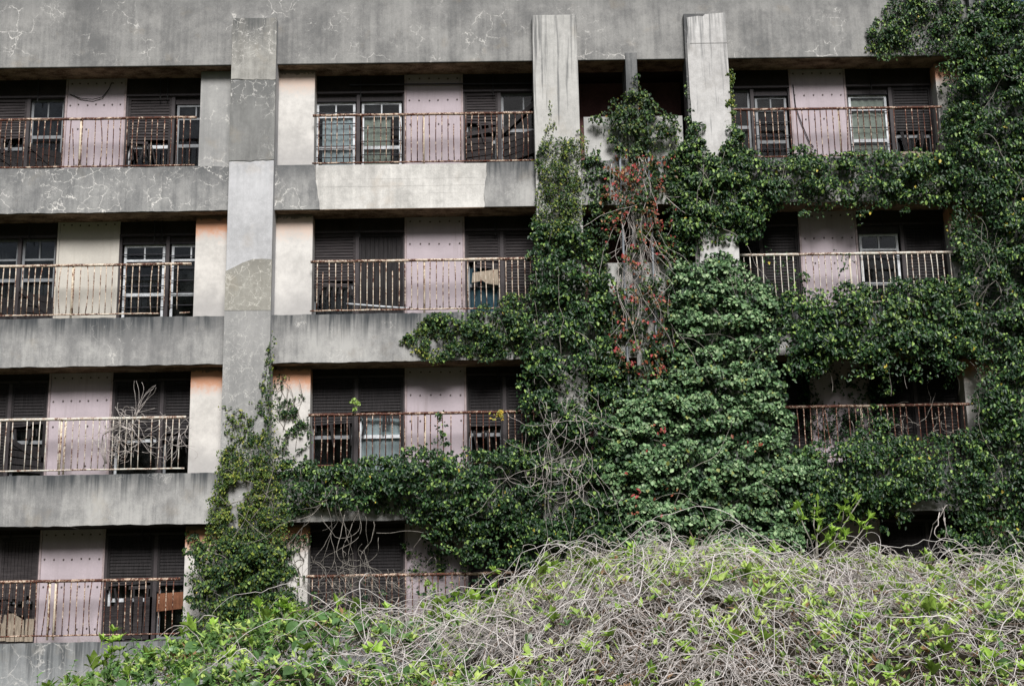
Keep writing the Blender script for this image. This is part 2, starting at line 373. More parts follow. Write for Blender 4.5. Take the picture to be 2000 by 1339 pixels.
# parapet and roof
part('parapet', MB().box(-10.9, 10.93, YB, .60, OT[0], 15.25), MT['parapet'], bevel=.012, label='cracked grey parapet wall along the roof')
part('roof', MB().box(-10.85, 11.38, .602, 9, 14.72, 14.9), MT['edge'])
part('end_wall', MB().box(10.932, 11.42, YB+.01, .60, 0, 14.72), MT['beam'], bevel=.01)
part('side_wall', MB().box(11.10, 11.38, .602, 9, 0, 14.70), MT['beam'])
part('side_wall', MB().box(-10.88, -10.70, .602, 9, 0, 14.70), MT['beam'])
part('rear_wall', MB().box(-10.69, 11.09, 8.8, 8.98, 0, 14.70), MT['beam'])
# beams
for r in range(4):
    zt = SI[r]; zb = OT[r+1] if r < 3 else 0.0
    for k, (x0, x1) in SEG.items():
        if k == 'B' and r == 0:
            o = MB()
            o.box(x0, x1, YB+.034, .66, zb, zt)
            core = part('beam', o, MT['bare'], label='beam with its render fallen off, showing pale board-marked concrete')
            n = 6; h = (zt-zb)/n
            for i in range(n):          # board marks of the old formwork
                yy = YB+.034-.002-random.random()*.003
                part('board_mark', MB().slab(ragged(-3.56, zb+i*h+.0006, -.10, zb+i*h+.0006, 8, .0008)+ragged(-.10, zb+(i+1)*h-.0006, -3.56, zb+(i+1)*h-.0006, 8, .0008), yy, YB+.05), MT['board_face'], core)
            lft = [(x0, zb-.003), *ragged(-3.47, zb-.003, -3.60, zt+.003, 14, .012), (x0, zt+.003)]
            rgt = [(x1, zt+.003), (x1, zb-.003), *ragged(-.13, zb-.003, -.10, zt+.003, 14, .012)[0:]]
            rgt = [(x1, zb-.003), (x1, zt+.003)] + ragged(-.10, zt+.003, -.16, zb-.003, 14, .014)
            part('render_coat', MB().slab(lft, YB, YB+.04), MT['beam_cracked'], core)
            part('render_coat', MB().slab(rgt, YB, YB+.04), MT['beam'], core)
            continue
        m = MT['plinth'] if r == 3 else MT['beam_cracked'] if (r == 0 and k == 'A') else MT['beam']
        part('plinth' if r == 3 else 'beam', MB().slab(ragged(x0, zb, x1, zb, 70, .007) + ragged(x1, zt, x0, zt, 70, .006), YB, .66), m)
# soffits over each balcony
for r in range(4):
    for k, (x0, x1) in SEG.items():
        if r > 0 or True:
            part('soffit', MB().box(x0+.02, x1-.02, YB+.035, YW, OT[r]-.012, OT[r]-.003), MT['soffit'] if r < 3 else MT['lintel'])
# columns
def column(x0, x1, mat, top=14.60):
    return part('column', MB().box(x0, x1, YC, .30, 0, top, j=0), mat, bevel=.012)
c1 = column(-5.28, -4.38, MT['col_white'])
X0, X1 = -5.283, -4.377
def coat(parent, poly, mat, th=.014, label=None):
    return part('render_coat', MB().slab(poly, YC-th, YC+.03), mat, parent, label=label)
coat(c1, [(X0, 14.603), (X0, 13.26)] + ragged(X0, 13.26, X1, 13.24, 12, .018)[1:] + [(X1, 14.603)], MT['col_mottled'], .020)
coat(c1, ragged(X0, 11.50, X1, 11.52, 12, .016) + ragged(X1, 13.22, X0, 13.25, 12, .016), MT['col_dark'], .013)
coat(c1, [(X0, 8.40), (X1, 8.39), (X1, 9.43)] + ragged(X1, 9.43, -4.75, 9.44, 4, .006)[1:] + [(-4.95, 9.37), (-5.1, 9.29), (X0, 9.20)], MT['col_tan'], .016)
coat(c1, [(X0, 0.02), (X1, 0.02), (X1, 8.385), (X0, 8.395)], MT['col_grey'], .010)
c2 = column(.88, 1.80, MT['col_streaked'])
c3 = part('column', MB().box(4.02, 4.885, YC+.03, .30, 0, 14.60), MT['edge'], bevel=.01)
part('render_coat', MB().slab(ragged(4.10, .02, 4.08, 14.50, 60, .016) + [(4.30, 14.53), (4.42, 14.52), (4.46, 14.57), (4.885, 14.60), (4.885, 13.90)] + ragged(4.888, 13.9, 4.888, .02, 40, .006)[1:], YC, YC+.06), MT['col_stained'], c3)
part('joint_line', MB().box(4.12, 4.884, YC-.004, YC+.02, 13.915, 13.925), MT['edge'], c3)
c4 = column(9.97, 10.90, MT['beam'], 14.9)
# piers at both sides of the first column, and by the far column
for r in range(4):
    zb, zt = SI[r]+.002, OT[r]-.014
    part('pier', MB().box(-6.00, -5.20, YP, .64, zb, zt), MT['pier_grey'] if r == 0 else MT['pier_orange'], bevel=.01)
    part('pier', MB().box(-4.46, -3.64, YP, .64, zb, zt), MT['pier_cream'] if r < 2 else MT['pier_orange'], bevel=.01)
    part('pier', MB().box(9.28, 10.05, YP, .64, zb, zt), MT['pier_orange'], bevel=.01)
# rooms behind the windows
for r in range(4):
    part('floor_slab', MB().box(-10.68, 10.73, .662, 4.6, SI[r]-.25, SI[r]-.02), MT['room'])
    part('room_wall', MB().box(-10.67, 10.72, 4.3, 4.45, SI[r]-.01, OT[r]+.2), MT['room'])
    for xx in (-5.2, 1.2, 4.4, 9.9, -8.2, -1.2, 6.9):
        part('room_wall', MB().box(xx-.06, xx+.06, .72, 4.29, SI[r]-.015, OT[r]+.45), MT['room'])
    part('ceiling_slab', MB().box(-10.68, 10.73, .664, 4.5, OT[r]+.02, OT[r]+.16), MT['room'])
# fin wall and narrow bay between the second and third columns
fin = part('fin_wall', MB().box(2.79, 3.03, YB-.03, .70, 0, 13.80), MT['beam'], bevel=.008)
for r in range(4):
    for a, b in ((1.80, 2.79), (3.03, 4.02)):
        part('recess_wall', MB().box(a-.05, b+.05, 1.10, 1.20, SI[r]-.02, OT[r]+.01), MT['red_wall'])
        part('recess_floor', MB().box(a-.05, b+.05, .655, 1.11, SI[r]-.12, SI[r]-.01), MT['room'])
        part('recess_ceiling', MB().box(a-.05, b+.05, YW+.01, 1.11, OT[r]-.010, OT[r]+.1), MT['lintel'])
    part('parapet_panel', MB().box(1.90, 2.785, .02, .10, SI[r]+.004, SI[r]+.99), MT['parapet_panel'], bevel=.006)
    part('parapet_panel', MB().box(3.035, 3.93, .02, .10, SI[r]+.004, SI[r]+.99), MT['parapet_panel'], bevel=.006)
for xx, yy in ((2.60, -.15), (3.18, -.15)):
    part('drain_pipe', MB().tube([(xx, yy, 0), (xx, yy, 4), (xx, yy, 8), (xx, yy, 12.3)], .024, n=8), MT['pipe'], smooth=True)

# back walls: lintels, panels, windows
PAN = {'A': (-8.83, -7.65), 'B': (-1.76, -.62), 'D': (6.32, 7.43)}
WIN = {'A': ((-10.6, -9.64, -8.87), (-7.60, -6.63, -5.70)),
       'B': ((-3.72, -2.77, -1.80), (-.585, .18, 1.2)),
       'D': ((4.55, 5.49, 6.29), (7.46, 8.40, 9.29))}
for r in range(4):
    for k in 'ABD':
        p0, p1 = PAN[k]; z0, z1 = SI[r]+.002, OT[r]-.014
        m = MT['cream'] if (r == 1 and k == 'A') else MT['pink']
        pn = part('wall_panel', MB().box(p0, p1, YW-.02, .70, z0, z1), m, bevel=.004,
                  label='cream painted wall panel between two windows' if m is MT['cream'] else None)
        for xx in (p0-.022, p1+.022):
            part('cover_strip', MB().box(xx-.020, xx+.020, YW-.035, .66, z0, z1-.002), MT['cream'] if m is MT['cream'] else MT['trim_pink'], pn)
        bo = MB()
        nb = 7 if k == 'A' else 6
        for f in (.955, .735, .49, .12) if m is MT['pink'] else (.97,):
            zz = z0+(z1-z0)*f
            for i in range(nb):
                if f < .6 and random.random() < .3: continue
                xx = p0+.07+(p1-p0-.14)*i/(nb-1)+random.uniform(-.012, .012); z2 = zz+random.uniform(-.01, .01)
                bo.tube([(xx, YW-.034, z2), (xx, YW-.018, z2)], .016, .02, 6)
        o = part('bolt_rows', bo, MT['bolt'], pn); o['kind'] = 'stuff'
        for (w0, w1, w2) in WIN[k]:
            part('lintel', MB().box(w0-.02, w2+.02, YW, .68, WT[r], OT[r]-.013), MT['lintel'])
            part('window_head', MB().box(w0-.01, w2+.01, YW-.03, .66, WT[r]-.045, WT[r]-.002), MT['frame'])

def slats(mb, x0, x1, z0, z1, y, cut=None, h=.062):
    n = max(1, int(round((z1-z0)/h))); h = (z1-z0)/n
    for i in range(n):
        a = z0+i*h; b = a+h*1.04; l, q = x0, x1
        if cut and i < cut[0]:
            if random.random() < cut[1]: continue
            if random.random() < .7:
                if random.random() < .5: l += (x1-x0)*random.uniform(.1, .6)
                else: q -= (x1-x0)*random.uniform(.1, .6)
            tl = random.uniform(-.05, .05)
            v = [(l, y-.016, a), (q, y-.016, a+tl), (q, y+.004, b+tl), (l, y+.004, b), (l, y+.004, a), (q, y+.004, a+tl), (q, y+.012, b+tl), (l, y+.012, b)]
        else:
            w = random.uniform(-.003, .003)
            v = [(l, y-.016, a+w), (q, y-.016, a-w), (q, y+.002, b-w), (l, y+.002, b+w), (l, y+.0, a+w), (q, y+.0, a-w), (q, y+.012, b-w), (l, y+.012, b+w)]
        mb.add(v, [(0, 1, 2, 3), (5, 4, 7, 6), (4, 5, 1, 0), (3, 2, 6, 7), (4, 0, 3, 7), (1, 5, 6, 2)])

def shutter(win, x0, x1, z0, z1, y, frac=1.0, mat=None, vertical=False, hang=0):
    m = mat or MT['wood']; zb = z0+(z1-z0)*(1-frac)
    fr = MB(); t = .045
    fr.box(x0, x0+t, y-.03, y+.03, z0 if frac > .7 else zb, z1).box(x1-t, x1, y-.03, y+.03, z0, z1).box(x0+t, x1-t, y-.028, y+.028, z1-.07, z1-.002)
    if frac > .95: fr.box(x0+t, x1-t, y-.028, y+.028, z0, z0+.08)
    sh = fr.build('shutter', m, win)
    sb = MB()
    if vertical:
        n = 9; w = (x1-x0-2*t)/n
        for i in range(n):
            zz = zb+random.uniform(0, .12) if frac < .95 else z0+.08
            sb.box(x0+t+i*w+.003, x0+t+(i+1)*w-.003, y-.012+random.uniform(-.003, .003), y+.01, zz, z1-.07)
    else:
        slats(sb, x0+t, x1-t, zb, z1-.07, y, (int(3*(1-frac)+.99), .3) if frac < .95 else None)
    o = sb.build('shutter_slats', m, win); o['kind'] = 'stuff'
    if hang:
        for i in range(hang):          # splinters and torn strips left hanging
            xx = random.uniform(x0+.06, x1-.06); L = random.uniform(.08, .42); w = random.uniform(.015, .06); a = random.uniform(-.25, .25)
            MB().box(xx-w/2, xx+w/2, y-.03+random.uniform(-.01, .01), y-.018, zb-L, zb+.03, rot=(a, xx, zb)).build('torn_board', m, win)
    return sh

def sash(win, x0, x1, z0, z1, y, mat, mid=.38, muntin=0, top=.0, curtain=None, t=.05):
    f = MB()
    f.box(x0, x0+t, y, y+.05, z0, z1).box(x1-t, x1, y, y+.05, z0, z1).box(x0+t, x1-t, y+.002, y+.048, z1-t, z1-.001).box(x0+t, x1-t, y+.002, y+.048, z0+.001, z0+t)
    if mid: zm = z0+(z1-z0)*mid; f.box(x0+t, x1-t, y-.006, y+.044, zm-.035, zm+.035)
    if top: zt = z0+(z1-z0)*top; f.box(x0+t, x1-t, y+.003, y+.045, zt-.022, zt+.022); 
    for i in range(muntin):
        xm = x0+(x1-x0)*(i+1)/(muntin+1); f.box(xm-.014, xm+.014, y+.006, y+.04, z0+(z1-z0)*(top or mid or 0)+.03, z1-t)
    o = f.build('sash_frame', mat, win)
    p = MB().box(x0+t-.005, x1-t+.005, y+.022, y+.026, z0+t-.005, z1-t+.005).build('pane', MT['glass'], win)
    if curtain:
        cm, c0, c1, d0, d1 = curtain; v = []; n = 14
        for i in range(n+1):
            xx = x0+(x1-x0)*(c0+(c1-c0)*i/n); yy = y+.06+.012*math.sin(i*2.1)+random.uniform(-.006, .006)
            v += [(xx, yy, z0+(z1-z0)*d0), (xx, yy, z0+(z1-z0)*d1)]
        MB().add(v, [(2*i, 2*i+2, 2*i+3, 2*i+1) for i in range(n)]).build('curtain', cm, win)
    return o

def bars(win, x0, x1, zs, y, r=.011):
    for zz in zs:
        MB().tube([(x0, y, zz), ((x0+x1)/2, y-.004, zz-.004), (x1, y, zz)], r, n=6).build('security_bar', MT['iron'], win)

def window(r, k, side, left, right):
    w0, w1, w2 = WIN[k][side]; z0, z1 = SI[r]+.004, WT[r]-.047
    win = empty('window', ((w0+w2)/2, YW+.1, z0), bld)
    win.matrix_parent_inverse = Matrix.Identity(4)
    # sub-parts are written in world coordinates, so shift them back
    kids0 = set(bpy.data.objects)
    y = YW+.06
    fr = MB(); fr.box(w0-.02, w0+.04, y-.06, y+.10, z0, z1).box(w2-.04, w2+.02, y-.06, y+.10, z0, z1).box(w1-.035, w1+.035, y-.055, y+.10, z0, z1).box(w0+.04, w2-.04, y-.02, y+.1, z0+.001, z0+.035)
    fr.build('window_frame', MT['frame'], win)
    for spec, a, b in ((left, w0+.042, w1-.037), (right, w1+.037, w2-.042)):
        if spec is None: continue
        spec(win, a, b, z0+.037, z1-.004, y)
    for o in set(bpy.data.objects)-kids0:
        if o.parent is win: o.matrix_parent_inverse = Matrix.Translation(-Vector(win.location))
    return win
W_ = MT['alu']
def full(mat=None, vert=False): return lambda w, a, b, c, d, y: shutter(w, a, b, c, d, y, 1.0, mat, vert)
def torn(frac, mat=None, under='G', hang=5, vert=False, cur=None):
    def f(w, a, b, c, d, y):
        shutter(w, a, b, c, d, y-.02, frac, mat, vert, hang)
        sash(w, a+.01, b-.01, c, d, y+.05, MT['alu'] if under == 'W' else MT['alu_dark'], .38, 1 if under == 'G' else 0, .82, cur)
    return f
def alu(bar=0, cur=None, mun=1, mat=None, mid=.36):
    def f(w, a, b, c, d, y):
        sash(w, a+.03, b-.03, c, d-.16, y+.02, mat or W_, mid, mun, .80, cur)
        MB().box(a, b, y, y+.06, d-.155, d).build('blind_box', MT['frame'], w)
        if bar: bars(w, a-.02, b+.02, [c+.10+i*(d-c-.25)/bar for i in range(bar+1)], y-.02)
    return f
def dark(mun=1, extra=None):
    def f(w, a, b, c, d, y):
        sash(w, a, b, c, d, y+.03, MT['alu_dark'], .52, mun, .76, None)
        if extra: extra(w, a, b, c, d, y)
    return f
def fallen(a0=.0, ang=-.62, L=1.6, mat='wood_dark'):
    def f(w, a, b, c, d, y):
        MB().box(a-.05, a-.05+L, y-.05, y-.02, c+.75, c+.84, rot=(ang, a-.05, c+.8)).build('fallen_board', MT[mat], w)
        for i in range(4): MB().box(a+.02, a+.02+L*.7, y-.028-.001*i, y-.015, c+.60-i*.15, c+.72-i*.15, rot=(ang*.35+i*.03, a, c+.7-i*.15)).build('fallen_board', MT[mat], w)
    return f
def boards(h=.55, n=4, mat='plank'):
    def f(w, a, b, c, d, y):
        wd_ = (b-a)/n
        for i in range(n):
            MB().box(a+i*wd_+.006, a+(i+1)*wd_-.006, y-.05-.01*(i % 2), y-.03-.01*(i % 2), c+random.uniform(0, .02), c+h*random.uniform(.8, 1.1), rot=(random.uniform(-.03, .03), a+i*wd_, c)).build('loose_board', MT[mat], w)
    return f
def both(*fs):
    def f(*a):
        for q in fs: q(*a)
    return f
CUR = (MT['curtain'], .15, 1.0, .0, .86); BL = (MT['blind'], .0, .72, .0, .80); BL2 = (MT['blind'], .05, .95, .0, .95); TE = (MT['teal'], .0, 1, 0, .6)
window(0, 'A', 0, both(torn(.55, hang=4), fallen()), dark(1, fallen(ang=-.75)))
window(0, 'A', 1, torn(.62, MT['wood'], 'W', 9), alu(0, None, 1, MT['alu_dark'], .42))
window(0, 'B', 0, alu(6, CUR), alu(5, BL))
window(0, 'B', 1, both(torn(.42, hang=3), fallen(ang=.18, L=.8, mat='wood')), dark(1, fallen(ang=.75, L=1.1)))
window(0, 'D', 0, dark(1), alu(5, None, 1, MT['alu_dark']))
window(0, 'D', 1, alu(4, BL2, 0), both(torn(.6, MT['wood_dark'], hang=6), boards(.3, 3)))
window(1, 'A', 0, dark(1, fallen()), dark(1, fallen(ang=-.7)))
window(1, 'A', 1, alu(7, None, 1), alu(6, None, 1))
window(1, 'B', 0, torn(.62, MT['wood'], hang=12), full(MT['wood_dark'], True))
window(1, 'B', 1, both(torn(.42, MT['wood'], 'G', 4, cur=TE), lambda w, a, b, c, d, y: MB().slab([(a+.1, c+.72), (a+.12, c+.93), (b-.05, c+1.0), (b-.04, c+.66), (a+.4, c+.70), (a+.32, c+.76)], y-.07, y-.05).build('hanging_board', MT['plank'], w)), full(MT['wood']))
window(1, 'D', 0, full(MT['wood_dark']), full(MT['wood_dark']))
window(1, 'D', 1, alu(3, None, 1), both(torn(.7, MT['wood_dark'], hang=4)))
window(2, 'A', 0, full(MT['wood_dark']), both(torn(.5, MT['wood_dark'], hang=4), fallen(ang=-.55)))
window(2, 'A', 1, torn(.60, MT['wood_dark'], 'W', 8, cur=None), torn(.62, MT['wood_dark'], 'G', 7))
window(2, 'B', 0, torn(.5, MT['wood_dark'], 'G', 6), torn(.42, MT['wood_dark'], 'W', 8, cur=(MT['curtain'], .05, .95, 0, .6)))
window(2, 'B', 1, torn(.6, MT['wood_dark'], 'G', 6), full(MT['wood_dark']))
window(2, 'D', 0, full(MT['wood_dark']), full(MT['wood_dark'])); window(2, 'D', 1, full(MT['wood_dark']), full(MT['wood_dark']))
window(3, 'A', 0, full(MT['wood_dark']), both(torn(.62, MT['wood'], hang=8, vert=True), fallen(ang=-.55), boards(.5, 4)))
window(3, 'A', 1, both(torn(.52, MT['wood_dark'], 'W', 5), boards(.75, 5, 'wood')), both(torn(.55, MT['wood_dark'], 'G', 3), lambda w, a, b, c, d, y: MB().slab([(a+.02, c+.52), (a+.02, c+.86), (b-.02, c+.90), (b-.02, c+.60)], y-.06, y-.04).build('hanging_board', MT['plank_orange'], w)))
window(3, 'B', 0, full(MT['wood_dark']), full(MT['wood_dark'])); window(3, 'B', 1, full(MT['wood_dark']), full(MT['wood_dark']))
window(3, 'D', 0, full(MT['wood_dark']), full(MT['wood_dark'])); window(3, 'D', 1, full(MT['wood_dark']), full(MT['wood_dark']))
# cables and brackets on the back walls
part('cable', MB().tube([(-8.78, YW-.03, 13.30), (-8.55, YW-.05, 13.20), (-8.3, YW-.06, 13.17), (-8.1, YW-.05, 13.22), (-7.98, YW-.04, 13.40), (-7.93, YW-.03, 13.55)], .010, n=5), MT['cable'])
part('cable', MB().tube([(6.36, YW-.03, 13.3), (6.38, YW-.05, 12.8), (6.46, YW-.05, 12.5), (6.62, YW-.05, 12.0), (6.7, YW-.04, 11.9)], .010, n=5), MT['cable'])
for r in range(4):
    for xx in (-9.45, -6.9, -6.75, -2.72, .05, 8.0):
        part('bracket', MB().tube([(xx, YW-.05, OT[r]-.02), (xx+.005, YW-.05, WT[r]-.15)], .012, n=5), MT['cable'])
part('curtain_rail', MB().tube([(-2.95, YW-.06, 13.42), (.9, YW-.06, 13.40)], .014, n=6), MT['iron'])

# ------------------------------------------------------------------ balcony railings
def bar_mesh(mat, bend, L=1.0):
    m = MB(); n = 5; pts = []
    for i in range(n):
        t = i/(n-1); pts.append((bend*math.sin(t*math.pi)*.02, random.uniform(-.003, .003), t*L))
    m.tube(pts, .0105, n=5); return m.mesh('baluster', mat, True)
BARS = {i: [bar_mesh(RUST[i], b, 1.0) for b in (0, .35, -.9, 1.8)] for i in range(4)}
ROWW = ['top', 'second', 'third', 'lowest']
def railing(r, k, x0, x1, ru, label, post=None, gapx=None):
    t = tag(empty('balcony_railing', ((x0+x1)/2, 0, RBOT[r])), label, 'railing', 'rusty balcony railings')
    ox = (x0+x1)/2; h = RTOP[r]-RBOT[r]; w = x1-x0
    n = 24; m = MB()
    m.tube([(x0-ox+w*i/n, random.uniform(-.003, .003), h-.02+random.uniform(-.004, .004)) for i in range(n+1)], .030, n=8)
    m.build('top_rail', RUST[ru], t, True)
    m = MB(); xe = gapx or x1
    m.tube([(x0-ox+(xe-x0)*i/n, 0, random.uniform(-.004, .004)) for i in range(n+1)], .017, n=6); m.build('bottom_rail', RUST[ru], t, True)
    if gapx: MB().tube([(x1-ox-.20, 0, .0), (x1-ox, 0, .01)], .017, n=6).build('bottom_rail', RUST[ru], t, True)
    nb = int(round(w/.127)); 
    for i in range(1, nb):
        if random.random() < .035: continue
        xx = x0+w*i/nb+random.uniform(-.008, .008)
        o = link_mesh('baluster', random.choice(BARS[ru][:2] if random.random() < .7 else BARS[ru]), t, (xx-ox, 0, .012+(0 if not gapx or xx < gapx else .06)), (0, random.gauss(0, .006)+(random.uniform(-.09, .09) if random.random() < .05 else 0), random.random()*6))
        o.scale.z = (h-.05)*(1 if random.random() > .03 else .8)
        if gapx and xx > gapx: o.scale.z = (h-.10)
    for px in post or []:
        MB().tube([(px-ox, .02, -.08), (px-ox, .02, h*.5), (px-ox, .02, h-.03)], .021, n=8).build('post', MT['post'], t, True)
    return t
mid = {'A': [-8.37], 'B': [-1.38], 'D': [6.95+.2]}
LB = {'A': 'between the left edge and the leftmost column', 'B': 'between the two leftmost columns', 'D': 'on the right, behind the vines'}
railing(0, 'A', -10.9, -6.02, 0, 'rusty orange balcony railing, top row, left of the leftmost column', mid['A'])
railing(0, 'B', -3.645, .875, 0, 'rusty balcony railing above the pale bare patch of beam', mid['B'])
railing(0, 'D', 4.89, 9.28, 3, 'rust-flecked balcony railing at upper right with red-brown top rail', mid['D'])
railing(1, 'A', -10.9, -6.02, 1, 'cream peeling balcony railing before the cream panel, bottom rail broken', mid['A'], gapx=-6.62)
railing(1, 'B', -3.645, .875, 1, 'flaking balcony railing before torn brown shutters, second row, middle bay', mid['B'])
railing(1, 'D', 4.89, 9.28, 2, 'pale whitish balcony railing at right, vines creeping over its rail', mid['D'])
railing(2, 'A', -10.9, -6.02, 2, 'pale balcony railing with dead grey twigs tangled in it', [-8.35, -8.43])
railing(2, 'B', -3.645, .875, 3, 'rusty balcony railing just above the ivy covered ledge, middle bay', mid['B'])
railing(2, 'D', 4.89, 9.28, 3, 'dark rusty balcony railing in deep shade at lower right', mid['D'])
railing(3, 'A', -10.9, -6.02, 0, 'rusty balcony railing at bottom left, lowest row', [-8.37, -8.48])
railing(3, 'B', -3.645, .875, 0, 'orange rusted railing behind hanging bare vines, lowest row', mid['B'])
railing(3, 'D', 4.89, 9.28, 3, 'rusty railing half hidden behind the thicket at lower right', mid['D'])
pp = tag(MB().tube([tuple(at(677, 593, .12)), tuple(at(725, 597, .12)), tuple(at(795, 602, .12))], .022, n=8).build('loose_pipe', MT['pvc'], None, True), 'pale grey pipe lying on the balcony behind the railing', 'pipe')

# ------------------------------------------------------------------ numpy foliage
def inside(P, poly):
    x, z = P[:, 0], P[:, 1]; c = np.zeros(len(P), bool); n = len(poly)
    for i in range(n):
        x0, z0 = poly[i]; x1, z1 = poly[(i+1) % n]
        if z0 == z1: continue
        k = ((z0 > z) != (z1 > z)) & (x < (x1-x0)*(z-z0)/(z1-z0)+x0); c ^= k
    return c
def edge_dist(P, poly):
    d = np.full(len(P), 9e9); n = len(poly)
    for i in range(n):
        a = np.array(poly[i]); b = np.array(poly[(i+1) % n]); ab = b-a; L = (ab@ab) or 1e-9
        t = np.clip(((P-a)@ab)/L, 0, 1); q = P-(a+t[:, None]*ab); d = np.minimum(d, np.hypot(q[:, 0], q[:, 1]))
    return d
_T = rng.random((64, 64))
def vnoise(x, z, s):
    x = np.asarray(x)*s+100; z = np.asarray(z)*s+100; xi = np.floor(x).astype(int); zi = np.floor(z).astype(int); fx = x-xi; fz = z-zi
    fx = fx*fx*(3-2*fx); fz = fz*fz*(3-2*fz); g = lambda a, b: _T[a % 64, b % 64]
    return (g(xi, zi)*(1-fx)+g(xi+1, zi)*fx)*(1-fz)+(g(xi, zi+1)*(1-fx)+g(xi+1, zi+1)*fx)*fz
def fbm(x, z, s): return .5*vnoise(x, z, s)+.3*vnoise(x+7.3, z+1.1, s*2.1)+.2*vnoise(x+3.9, z+5.7, s*4.3)
def norm(a): return a/np.maximum(1e-9, np.linalg.norm(a, axis=1))[:, None]
def sample(poly, n, wob=.14):
    P = np.array(poly); lo, hi = P.min(0)-.2, P.max(0)+.2; out = []; cnt = 0; tries = 0
    while cnt < n and tries < 60:
        q = rng.random((max(400, n), 2))*(hi-lo)+lo
        w = q+wob*np.stack([fbm(q[:, 0], q[:, 1], 2.2)-.5, fbm(q[:, 0]+31, q[:, 1]+17, 2.2)-.5], 1)*2.4
        q = q[inside(w, poly)]; out.append(q); cnt += len(q); tries += 1
    return np.concatenate(out)[:n]
def area(poly):
    p = np.array(poly); x, z = p[:, 0], p[:, 1]; return abs((x*np.roll(z, -1)-z*np.roll(x, -1)).sum())/2
class Leaves:
    def __init__(s): s.pos = []; s.nor = []; s.tip = []; s.size = []; s.col = []
    def add(s, pos, nor, tip, size, col): s.pos.append(pos); s.nor.append(nor); s.tip.append(tip); s.size.append(size); s.col.append(col)
    def build(s, name, mat, parent, wid=.62, fold=.18):
        p = np.concatenate(s.pos); n = norm(np.concatenate(s.nor)); t = np.concatenate(s.tip); z = np.concatenate(s.size); c = np.concatenate(s.col)
        t = norm(t-(t*n).sum(1)[:, None]*n); b = np.cross(n, t); k = len(p); z = z[:, None]
        bend = rng.uniform(-.05, .22, (k, 1))
        base = p-t*z*.5; tip = p+t*z*.5-n*z*bend; l = p+b*z*wid*.5+n*z*fold-t*z*.06; r = p-b*z*wid*.5+n*z*fold-t*z*.06
        l2 = p+b*z*wid*.34+n*z*fold*.55+t*z*.26-n*z*bend*.4; r2 = p-b*z*wid*.34+n*z*fold*.55+t*z*.26-n*z*bend*.4
        V = np.stack([base, r, r2, tip, l2, l], 1).reshape(-1, 3)
        i = np.arange(k)[:, None]*6
        Fc = np.concatenate([i+np.array([[0, 1, 2, 3]]), i+np.array([[0, 3, 4, 5]])], 1).reshape(-1, 4)
        me = bpy.data.meshes.new(name); me.vertices.add(len(V)); me.vertices.foreach_set('co', V.astype(np.float32).ravel())
        nf = len(Fc); me.loops.add(nf*4); me.loops.foreach_set('vertex_index', Fc.astype(np.int32).ravel())
        me.polygons.add(nf); me.polygons.foreach_set('loop_start', np.arange(0, nf*4, 4, dtype=np.int32)); me.polygons.foreach_set('loop_total', np.full(nf, 4, np.int32))
        me.materials.append(mat); me.update(calc_edges=True)
        at_ = me.color_attributes.new('col', 'FLOAT_COLOR', 'POINT'); cc = np.ones((len(V), 4), np.float32); cc[:, :3] = np.repeat(c, 6, 0); at_.data.foreach_set('color', cc.ravel())
        o = link_mesh(name, me, parent); o['kind'] = 'stuff'; return o
def colours(k, pal, jit=.28):
    w = np.array([p[1] for p in pal]); w = w/w.sum(); idx = rng.choice(len(pal), k, p=w); c = np.array([p[0] for p in pal])[idx]
    return np.clip(c*rng.uniform(1-jit, 1+jit, (k, 1)), 0, 1)
GREEN = [((.012, .034, .013), 8), ((.026, .064, .020), 4.5), ((.080, .155, .040), 2.0), ((.21, .315, .078), 1.5), ((.42, .34, .05), .05)]  # leaf greens; darkest and brightest tones also imitate shadowed gaps and highlights
YGREEN = [((.035, .068, .016), 4), ((.085, .135, .024), 4), ((.19, .235, .038), 2.0), ((.30, .30, .06), .8)]
PALE = [((.085, .165, .068), 5), ((.15, .25, .11), 4), ((.27, .375, .19), 2.4), ((.022, .058, .018), 4.5), ((.24, .27, .06), .25)]
RED = [((.34, .050, .050), 3.0), ((.30, .085, .045), 1.8), ((.38, .19, .09), 1.2), ((.16, .09, .05), 1.0), ((.05, .085, .025), 2.4), ((.10, .13, .03), 1.2)]

